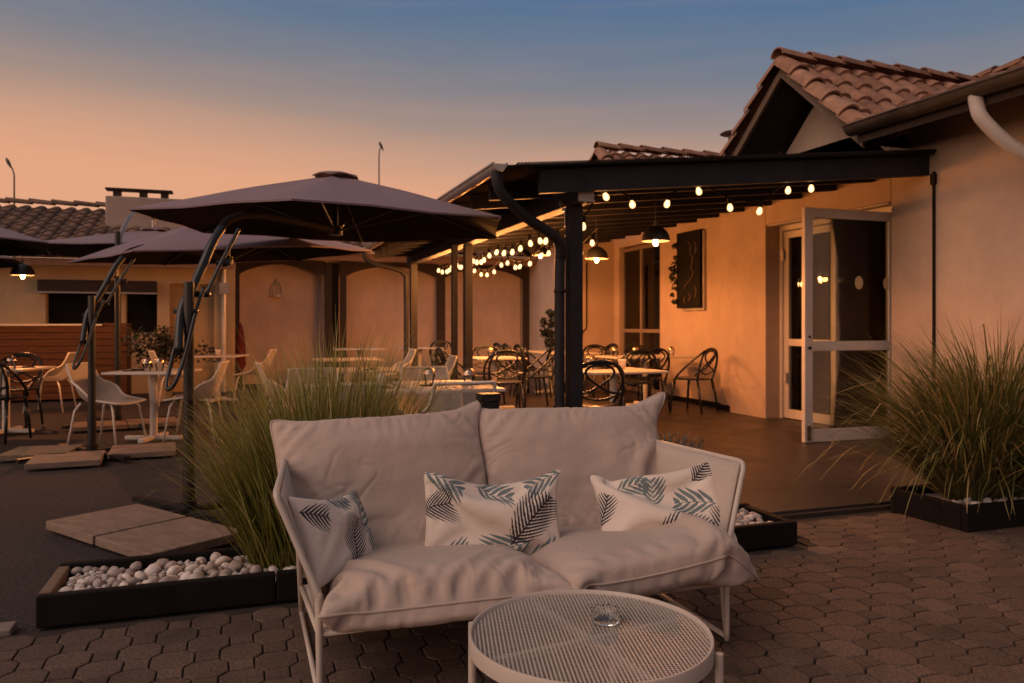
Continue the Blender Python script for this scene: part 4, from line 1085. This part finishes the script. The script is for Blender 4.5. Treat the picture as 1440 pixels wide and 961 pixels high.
# ------------------------------------------------------------------ sofa
SX, SY = .975, 2.86
sf = thing('outdoor_sofa', 'pale two-seat garden sofa with tube frame and fabric arms', 'sofa', (SX,SY,0))
FR = .0105
for s_ in (-1,1):
    b = MB()
    b.tube(catmull([(s_*.745,-.35,.0),(s_*.745,-.35,.30),(s_*.752,-.347,.345),(s_*.79,-.325,.44),(s_*.862,-.285,.615)],5)[:-1]+catmull([(s_*.865,-.283,.62),(s_*.871,-.27,.642),(s_*.870,-.24,.648)],4)+[Vector((s_*.838,.1,.648)),Vector((s_*.812,.40,.648)),Vector((s_*.80,.425,.62)),Vector((s_*.76,.43,.33)),Vector((s_*.745,.43,.0))], FR, 10)
    b.build('arm_frame', M['frame'], sf, smooth=True)
    b = MB(); b.tube([(s_*.745,-.30,.30),(s_*.745,-.345,.012)][::-1]+[(s_*.745,.42,.30)][:0], FR*.9, 8); b.tube([(s_*.745,-.345,.012),(s_*.745,.425,.012)], FR*.9, 8); b.build('leg', M['frame'], sf, smooth=True)
    P = []; nx, ny = 14, 9
    for j in range(ny):
        f = j/(ny-1)
        for i in range(nx):
            g = i/(nx-1); y = -.27+g*.67+(-.055*(1-f)*(1-g)); x = .744+(.116-.055*g)*max(0,(f*.393-.05)/.343)-.012*math.sin(PI*g)*math.sin(PI*f)
            P.append((s_*x, y, .25+.393*f))
    b = MB(); b.grid(P, nx, ny); b.build('arm_panel', M['armfab'], sf, smooth=True, solid=.012)
b = MB(); b.tube([(-.745,-.345,.213),(.745,-.345,.213)],FR,8); b.tube([(-.745,.43,.113),(.745,.43,.113)],FR,8); b.tube([(-.745,-.345,.213),(-.745,.43,.113)],FR,8); b.tube([(.745,-.345,.213),(.745,.43,.113)],FR,8); b.tube([(.0,-.345,.208),(.0,.43,.11)],FR,8)
b.tube([(.20,-.33,.235),(.20,-.30,.0)],FR*.8,8)
b.build('seat_frame', M['frame'], sf, smooth=True)
P = []
for j in range(7):
    for i in range(15): P.append((-.74+1.48*i/14, -.34+.76*j/6, 0.214-.100*j/6-.012*math.sin(PI*i/14)*math.sin(PI*j/6)))
b = MB(); b.grid(P,15,7); b.build('seat_sling', M['armfab'], sf, smooth=True, solid=.008)
P = []
for j in range(7):
    for i in range(15): P.append((-.76+1.52*i/14-(.0), .435+.10*j/6, .15+.47*j/6))
b = MB(); b.grid(P,15,7); b.build('back_panel', M['armfab'], sf, smooth=True, solid=.012)

def topo(nx, ny):
    """front grid nx*ny, back interior (nx-2)*(ny-2), edges shared"""
    fs = [(j*nx+i, j*nx+i+1, (j+1)*nx+i+1, (j+1)*nx+i) for j in range(ny-1) for i in range(nx-1)]
    def bk(i, j):
        return j*nx+i if i in (0,nx-1) or j in (0,ny-1) else nx*ny+(j-1)*(nx-2)+(i-1)
    fb = [(bk(i,j), bk(i,j+1), bk(i+1,j+1), bk(i+1,j)) for j in range(ny-1) for i in range(nx-1)]
    return fs, fb, bk
# cushions are sewn flat, filled and settled on the sofa by a small position-based cloth solver
def colour_edges(E, n):
    used = [0]*n; out = []
    for a, b_ in E:
        m = used[a] | used[b_]; c = 0
        while m >> c & 1: c += 1
        used[a] |= 1 << c; used[b_] |= 1 << c; out.append(c)
    return np.array(out)
def settle(W, H, T, vol, nx, ny, M4, seed, steps=50, it=12, seam=.90, slack=1.03, bend=.05, comp=.25, foam=.03, g=2.5, wr=.004, support=True, arms=True, xr=(-9,9), push=None, floor_z=None, pe=5, lip=-.352):
    fs, fb, bk = topo(nx, ny); n = nx*ny+(nx-2)*(ny-2); X = np.zeros((n,3))
    prof = lambda u, v: max(0,(1-abs(u)**pe)*(1-abs(v)**pe))**.6
    pairs = []; pt = []
    for j in range(ny):
        for i in range(nx):
            u, v = -1+2*i/(nx-1), -1+2*j/(ny-1); th = T/2*.7*prof(u,v)
            for sg, idx in ((-1, j*nx+i), (1, bk(i,j))):
                q = noise.noise(Vector((u*5+seed*3.1, v*5, sg*5)))*wr*(1-u**8)*(1-v**8)
                X[idx] = (M4 @ Vector((u*W/2, sg*th+q, v*H/2)))[:]
            if bk(i,j) != j*nx+i: pairs.append((j*nx+i, bk(i,j))); pt.append(T*prof(u,v))
    dx, dy = W/(nx-1), H/(ny-1); E = {}
    def link(a, b_, l, k):
        if a != b_: E.setdefault((min(a,b_),max(a,b_)), (l,k))
    for idf in ((lambda i,j: j*nx+i), bk):
        for j in range(ny):
            for i in range(nx):
                ex = dx*(seam if j in (0,ny-1) else slack); ey = dy*(seam if i in (0,nx-1) else slack)
                if i < nx-1: link(idf(i,j), idf(i+1,j), ex, 1)
                if j < ny-1: link(idf(i,j), idf(i,j+1), ey, 1)
                if i < nx-1 and j < ny-1:
                    d = math.hypot(dx,dy)*slack; link(idf(i,j), idf(i+1,j+1), d, .25); link(idf(i+1,j), idf(i,j+1), d, .25)
                if i < nx-2: link(idf(i,j), idf(i+2,j), 2*ex, -bend)
                if j < ny-2: link(idf(i,j), idf(i,j+2), 2*ey, -bend)
    keys = list(E); L = np.array([E[k][0] for k in keys]); K = np.array([E[k][1] for k in keys]); A = np.array(keys); cc = colour_edges(keys, n)
    groups = [(A[cc==c,0], A[cc==c,1], L[cc==c], K[cc==c]) for c in range(cc.max()+1)]
    groups = [(a, b_, l, np.where(k<0,-k,0)*.5, np.where(k<0,-k,k*comp)*.5, np.where(k<0,0,k)*.5) for a, b_, l, k in groups]
    tri = np.array([t_ for f in fs+fb for t_ in ((f[0],f[1],f[2]),(f[0],f[2],f[3]))])
    Y = X-X.mean(0); sgn = np.sign((Y[tri[:,0]]*np.cross(Y[tri[:,1]],Y[tri[:,2]])).sum())
    P = np.array(pairs); PT = np.array(pt); Vv = np.zeros_like(X); dt = 1/180
    for s in range(steps*3):
        Vv[:,2] -= g*dt
        if push is not None and s < steps*1.5: Vv += np.array(push)*dt
        Vv *= .985 if s < steps*2 else .95
        X0 = X.copy(); X = X+Vv*dt; touch = np.zeros(n, bool)
        for k in range(it):
            for a, b_, l, _kb, kc, ke in groups:
                d = X[b_]-X[a]; q = np.sqrt(np.einsum('ij,ij->i',d,d))+1e-9; e = q-l
                d *= (e*np.where(e<0,kc,ke)/q)[:,None]; X[a] += d; X[b_] -= d
            d = X[P[:,1]]-X[P[:,0]]; q = np.sqrt(np.einsum('ij,ij->i',d,d))+1e-9; e = q-PT
            d *= (e*np.where(e<0,foam,foam*.6)*.5/q)[:,None]; X[P[:,0]] += d; X[P[:,1]] -= d
            if k % 2 == 0:
                Y = X-X.mean(0); a, b_, c = Y[tri[:,0]], Y[tri[:,1]], Y[tri[:,2]]
                bc = np.cross(b_,c); ca = np.cross(c,a); ab = np.cross(a,b_); vv = sgn*(a*bc).sum()/6; G = np.zeros((n,3))
                for q, col in ((bc,0),(ca,1),(ab,2)):
                    for t_ in range(3): G[:,t_] += np.bincount(tri[:,col], q[:,t_], n)
                G *= sgn/6; X -= G*(min(.03*vol,max(-.03*vol,vv-vol))/((G*G).sum()+1e-12))*.9
            if support:
                zs = .225-.115*(X[:,1]+.35)/.8
                if floor_z is not None: zs = np.maximum(zs, floor_z-.10*(X[:,1]-.1))
                m = (X[:,2]<zs)&((abs(X[:,0])<.765)|(lip<-.5))&(X[:,1]>lip)&(X[:,1]<.6)&(X[:,2]>zs-.1); X[m,2] = zs[m]; touch |= m
                yb = .40+.2*(X[:,2]-.16); m = (X[:,1]>yb)&(X[:,2]<.66)&(X[:,1]<yb+.2); X[m,1] = yb[m]; touch |= m
            X[:,0] = np.clip(X[:,0], xr[0], xr[1])
            if arms:
                xa = .742+.335*(X[:,2]-.30); m = (abs(X[:,0])>xa)&(X[:,1]>-.26)&(X[:,2]<.66)&(abs(X[:,0])<xa+.2); X[m,0] = np.sign(X[m,0])*xa[m]; touch |= m
        Vv = (X-X0)/dt; Vv[touch] *= .6; vm = np.linalg.norm(Vv,axis=1); m = vm > 2; Vv[m] *= (2/vm[m])[:,None]
    return [Vector(p) for p in X]
def ears(V, nx, ny, amounts):
    """corners stand out where the filling does not reach; amounts for (u,v) = --, +-, -+, ++"""
    fs, fb, bk = topo(nx, ny); C = sum(V, Vector())/len(V); out = [p.copy() for p in V]
    crn = {(-1,-1):V[0], (1,-1):V[nx-1], (-1,1):V[(ny-1)*nx], (1,1):V[ny*nx-1]}
    for (key, q), am in zip(crn.items(), amounts):
        d = (q-C).normalized()
        for j in range(ny):
            for i in range(nx):
                u, v = -1+2*i/(nx-1), -1+2*j/(ny-1); r_ = math.hypot((u-key[0])*nx/(nx+ny)*2, (v-key[1])*ny/(nx+ny)*2)
                w_ = math.exp(-(r_/.17)**2)
                for k in {j*nx+i, bk(i,j)}: out[k] = V[k]+d*am*w_
    return out
def up(Vf, nx, ny, k):
    """bicubic refinement of a vertex grid"""
    NX, NY = (nx-1)*k+1, (ny-1)*k+1
    rows = []
    for j in range(ny):
        r_ = catmull(Vf[j*nx:(j+1)*nx], k); rows.append(r_)
    cols = [catmull([rows[j][i] for j in range(ny)], k) for i in range(NX)]
    return [cols[i][j] for j in range(NY) for i in range(NX)], NX, NY
def creased(G, NX, NY, side, seed, broad, A=.0075):
    """thin pulled creases running in from the seams and slow folds across the middle"""
    out = []
    for j in range(NY):
        for i in range(NX):
            p = G[j*NX+i]
            if i in (0,NX-1) or j in (0,NY-1): out.append(p); continue
            n_ = (G[j*NX+i+1]-G[j*NX+i-1]).cross(G[(j+1)*NX+i]-G[(j-1)*NX+i])
            if n_.length < 1e-12: out.append(p); continue
            n_.normalize(); n_ = -n_ if side else n_
            u, v = -1+2*i/(NX-1), -1+2*j/(NY-1)
            wob = .22*noise.noise(Vector((u*2.3,v*2.3,seed+9)))
            e = min(1,(1-abs(u))*9)*min(1,(1-abs(v))*9)
            n1 = noise.noise(Vector(((u+wob)*7.5, v*1.5, seed))); n2 = noise.noise(Vector((u*1.5,(v+wob)*7.0, seed+3)))
            n3 = noise.noise(Vector(((u+v)*2.2+wob*3, (u-v)*3.6, seed+5)))
            m1 = max(0,.35+noise.noise(Vector((u*2.2,v*1.2,seed+20)))*1.3); m2 = max(0,.3+noise.noise(Vector((u*1.3,v*2.2,seed+30)))*1.3); m3 = max(0,noise.noise(Vector((u*1.7,v*1.7,seed+40)))*1.5)
            d = -A*(abs(v)**2.2*m1*math.exp(-(n1/.085)**2)+abs(u)**2.5*m2*math.exp(-(n2/.085)**2)+.8*m3*math.exp(-(n3/.07)**2))
            d += broad*noise.noise(Vector((u*1.1+wob, v*3.1, seed+11)))+.35*A*noise.noise(Vector((u*6,v*6,seed+50)))
            out.append(p+n_*d*e)
    return out
def cushion(name, V, nx, ny, am=(0,0,0,0), seed=0, broad=.005):
    V = ears(V, nx, ny, am); fs, fb, bk = topo(nx, ny)
    F, NX, NY = up(V[:nx*ny], nx, ny, 3); B, _, _ = up([V[bk(i,j)] for j in range(ny) for i in range(nx)], nx, ny, 3)
    C = sum(V, Vector())/len(V); q = (NY//2)*NX+NX//2
    nf = (F[q+1]-F[q-1]).cross(F[q+NX]-F[q-NX]); flip = nf.dot(F[q]-B[q]) < 0
    b = MB(); b.grid(creased(F, NX, NY, flip, seed, broad), NX, NY); b.grid(creased(B, NX, NY, not flip, seed+70, broad), NX, NY)
    bm_ = b; o = bm_.build(name, M['canvas'], sf, smooth=True)
    rim = [V[i] for i in range(nx)]+[V[j*nx+nx-1] for j in range(1,ny)]+[V[(ny-1)*nx+i] for i in range(nx-2,-1,-1)]+[V[j*nx] for j in range(ny-2,0,-1)]
    s_ = MB(); s_.tube(rim, .0045, 6, closed=True); s_.build('piping', M['canvas'], o, smooth=True)
    return o
TM = lambda x,y,z,rx=0,ry=0,rz=0: Matrix.Translation((x,y,z)) @ Matrix.Rotation(rz,4,'Z') @ Matrix.Rotation(rx,4,'X') @ Matrix.Rotation(ry,4,'Y')
cushion('seat_cushion', settle(.86,.96,.185,.100,44,46,TM(-.375,-.02,.32,PI/2-.12,0,0),11,steps=46,g=1.6,seam=.885,slack=1.012,bend=.05,comp=.22,pe=5,wr=.004,lip=-.7,xr=(-9,.05)), 44, 46, (.04,.03,.02,.02), 1.7, .004)
cushion('seat_cushion', settle(.98,.98,.185,.108,44,46,TM(.52,-.03,.325,PI/2-.12,0,R(4)),2,steps=46,g=1.6,seam=.885,slack=1.012,bend=.05,comp=.22,pe=5,wr=.004,lip=-.7,xr=(.041,9)), 44, 46, (.02,.085,.02,.03), 4.3, .004)
BK = dict(steps=50,g=1.7,seam=.90,push=(0,1.2,0),foam=.09,bend=.05,comp=.22,slack=1.025,wr=.010,floor_z=.315,pe=3.5)
cushion('back_cushion', settle(.90,.66,.17,.062,44,34,TM(-.41,.20,.66,R(-13),0,R(1)),3,xr=(-9,.01),**BK), 44, 34, (.01,.01,.06,.055), 8.1, .009)
cushion('back_cushion', settle(.89,.66,.17,.062,44,34,TM(.435,.20,.665,R(-13),R(-4),R(-2)),4,xr=(.012,9),**BK), 44, 34, (.01,.02,.02,.09), 12.9, .009)
TK = dict(support=False,arms=False,it=12,steps=30,g=.1,seam=.945,slack=1.012,foam=.10,bend=.09,wr=.008,pe=3)

# leaf-print throw cushions
def frond(px, py, cx, cy, ang, L, W, n, bend, fill, slope):
    dx, dy = px-cx, py-cy; c_, s_ = math.cos(ang), math.sin(ang)
    s = (dx*c_+dy*s_)/L; d = (-dx*s_+dy*c_)/L
    if s < -.3 or s > 1.25: return False
    d -= bend*s*s
    if 0 <= s <= 1 and abs(d) < .011: return True
    ad = abs(d); s0 = s-ad*slope-ad*ad*.5
    if s0 < .02 or s0 > 1: return False
    mx = W*(math.sin(PI*min(1,(s0*.92+.08))**.8))**.7*(1 if s0 < .95 else .8)
    ph = (s0*n + (.3 if d > 0 else 0)) % 1
    rel = ad/max(1e-6,mx)
    if rel > 1: return False
    wdt = fill*(1-rel**2)**.7 if n > 6 else fill*1.25*math.sin(PI*min(1,rel*.9+.08))**.8
    return abs(ph-.5) < wdt/2
def throw(label, V, W, H, leaves, loc, nx=30, ny=22, k=8):
    V = ears(V, nx, ny, (.018,.018,.022,.022)); fs, fb, bk = topo(nx, ny)
    F, NX, NY = up(V[:nx*ny], nx, ny, k); B, BX, BY = up([V[bk(i,j)] for j in range(ny) for i in range(nx)], nx, ny, 4)
    b = MB(); off = Vector(loc)
    for side, G, NX, NY in ((0,F,NX,NY),(1,B,BX,BY)):
        tn = []
        for j in range(NY):
            for i in range(NX):
                x = (-1+2*i/(NX-1))*W/2*(1 if side == 0 else -1); y = (-1+2*j/(NY-1))*H/2; t_ = 0
                for (kind, cx, cy, ang, L, wd_, n, bend) in leaves:
                    if frond(x, y, cx, cy, R(ang), L, wd_, n, bend, .64 if kind > .9 else .66, .95 if kind > .9 else 1.0): t_ = kind; break
                tn.append(t_)
        if side == 0: b.grid([p-off+Vector((0,0,0)) for p in G], NX, NY, 0, tn)
        else:
            o_ = len(b.v); b.add([p-off for p in G], [(j*NX+i, (j+1)*NX+i, (j+1)*NX+i+1, j*NX+i+1) for j in range(NY-1) for i in range(NX-1)], 0, tn)
    o = b.build('throw_cushion', M['print'], smooth=True, tint=True); o.location = Vector((SX,SY,0))+off
    return tag(o, label, 'cushion', 'leaf-print throw cushions')
LV = [(1.0,.055,-.105,56,.25,.36,14,-.18),(1.0,-.30,.03,8,.13,.62,9,.05),(.5,.13,-.085,207,.17,.40,5,-.25),(.5,.135,-.155,24,.14,.42,5,-.2),(.5,-.07,.155,-10,.15,.45,5,-.2),(.5,-.275,.17,-12,.16,.42,5,-.2),(.5,.275,.165,186,.14,.42,5,.2),(.5,-.25,-.16,4,.14,.42,5,.2)]
LR = [(1.0,-.04,-.15,35,.22,.38,14,-.45),(.5,.22,-.02,160,.16,.42,5,.15),(.5,-.16,.10,15,.13,.42,5,-.2),(.5,-.02,.0,80,.12,.5,6,.1),(1.0,.15,.09,38,.13,.45,8,.1),(1.0,-.26,-.06,60,.13,.4,8,.1),(1.0,.20,-.17,66,.13,.45,7,.1)]
LL = [(1.0,-.02,-.13,70,.20,.4,13,-.2),(.5,.12,.0,60,.15,.42,5,.1),(1.0,-.22,.10,-25,.12,.5,7,.1),(.5,-.06,.15,-20,.14,.42,5,.2),(.5,.17,-.13,80,.13,.42,5,.1),(1.0,.20,.11,110,.11,.5,7,0)]
throw('leaf-print cushion lying upright in the middle of the sofa', settle(.55,.355,.10,.0108,30,22,TM(-.07,-.02,.45,R(-20),R(2),R(-8)),5,**TK), .55, .355, LV, (-.07,.0,.45))
throw('leaf-print cushion leaning on the right arm of the sofa', settle(.54,.36,.11,.0115,30,22,TM(.60,-.11,.455,R(-36),R(-8),R(-24)),6,**TK), .54, .36, LR, (.575,-.10,.46))
throw('leaf-print cushion wedged against the left arm of the sofa', settle(.47,.33,.11,.0100,30,22,TM(-.66,-.06,.445,R(-24),R(10),R(58)),7,**TK), .47, .33, LL, (-.66,-.06,.435))

# ------------------------------------------------------------------ coffee table and ashtray
CT = Vector((.875, 1.90, 0)); CTH, CR = .362, .322
ct = thing('coffee_table', 'round low metal coffee table with perforated tray top in front of the sofa', 'coffee table', CT)
b = MB(); pr = [(CR-.004,CTH-.033),(CR,CTH-.033),(CR,CTH+.004),(CR-.002,CTH+.008),(CR-.006,CTH+.008),(CR-.010,CTH+.004),(CR-.010,CTH-.033),(CR-.004,CTH-.033)]
b.lathe(pr, n=96); b.build('rim', M['frame'], ct, auto=45)
b = MB(); pitch = .0105; n = int(CR/pitch); rot_ = R(-14)
cs, sn = math.cos(rot_), math.sin(rot_)
def bar_(a0, a1, wdt, ax, z0, z1):
    pts = []
    for (x,y) in a0, a1: pts.append((x*cs-y*sn, x*sn+y*cs))
    (x0,y0),(x1,y1) = pts; dx, dy = x1-x0, y1-y0; L = math.hypot(dx,dy); nx_, ny_ = -dy/L*wdt/2, dx/L*wdt/2
    b.hexa([(x0-nx_,y0-ny_,z0),(x0+nx_,y0+ny_,z0),(x1+nx_,y1+ny_,z0),(x1-nx_,y1-ny_,z0)],[(x0-nx_,y0-ny_,z1),(x0+nx_,y0+ny_,z1),(x1+nx_,y1+ny_,z1),(x1-nx_,y1-ny_,z1)])
for k in range(-n, n+1):
    x = k*pitch; hl = math.sqrt(max(0,(CR-.009)**2-x*x))
    if hl < .02: continue
    bar_((x,-hl),(x,hl),0.0038,0,CTH-.003,CTH-.0015)
    bar_((-hl,x),(hl,x),0.0017,1,CTH-.0031,CTH-.0017)
b.build('perforated_top', M['frame'], ct)
b = MB()
for a in (R(8), R(98)):
    c_, s_ = math.cos(a)*(CR-.01), math.sin(a)*(CR-.01); b.beam((-c_,-s_,CTH-.02-.001*(a>1)),(c_,s_,CTH-.02-.001*(a>1)),.022,.014)
b.build('cross_bar', M['frame'], ct)
for k in range(4):
    a = R(53)+k*PI/2; x, y = math.cos(a)*(CR+.012), math.sin(a)*(CR+.012)
    s_ = MB(); s_.tube([(x,y,0),(x,y,CTH-.012)], .011, 10); s_.tube([(x*.97,y*.97,CTH-.03),(x,y,CTH-.03)],.006,6); s_.build('leg', M['frame'], ct, smooth=False, auto=40)
b = MB(); b.tube([(math.cos(2*PI*i/48)*(CR+.012), math.sin(2*PI*i/48)*(CR+.012), .02) for i in range(48)], .009, 8, closed=True); b.build('floor_ring', M['frame'], ct, smooth=True)
ag = NT('ashtray_glass'); ag.set(Roughness=.02, Transmission_Weight=1, IOR=1.48); ag.base((.93,.95,.95))
o_ = thing('ashtray', 'clear round glass ashtray on the coffee table', 'ashtray', (CT.x+.075,CT.y+.06,CTH-.0014))
b = MB(); P = []; na = 48
for r_, z, nt in ((.0,0,0),(.034,0,0),(.039,.004,0),(.041,.036,1),(.039,.0375,1),(.035,.035,1),(.032,.010,0),(.0,.008,0)):
    for j in range(na):
        g = 2*PI*j/na; k = max(0, math.cos(3*g)-.86)/.14; fl = 1+.012*math.cos(16*g)*(r_>.033)
        P.append((r_*fl*math.cos(g), r_*fl*math.sin(g), z-nt*k*.008))
b.grid(P, na, 8, closex=True); b.build('bowl', ag.mat, o_, auto=50)
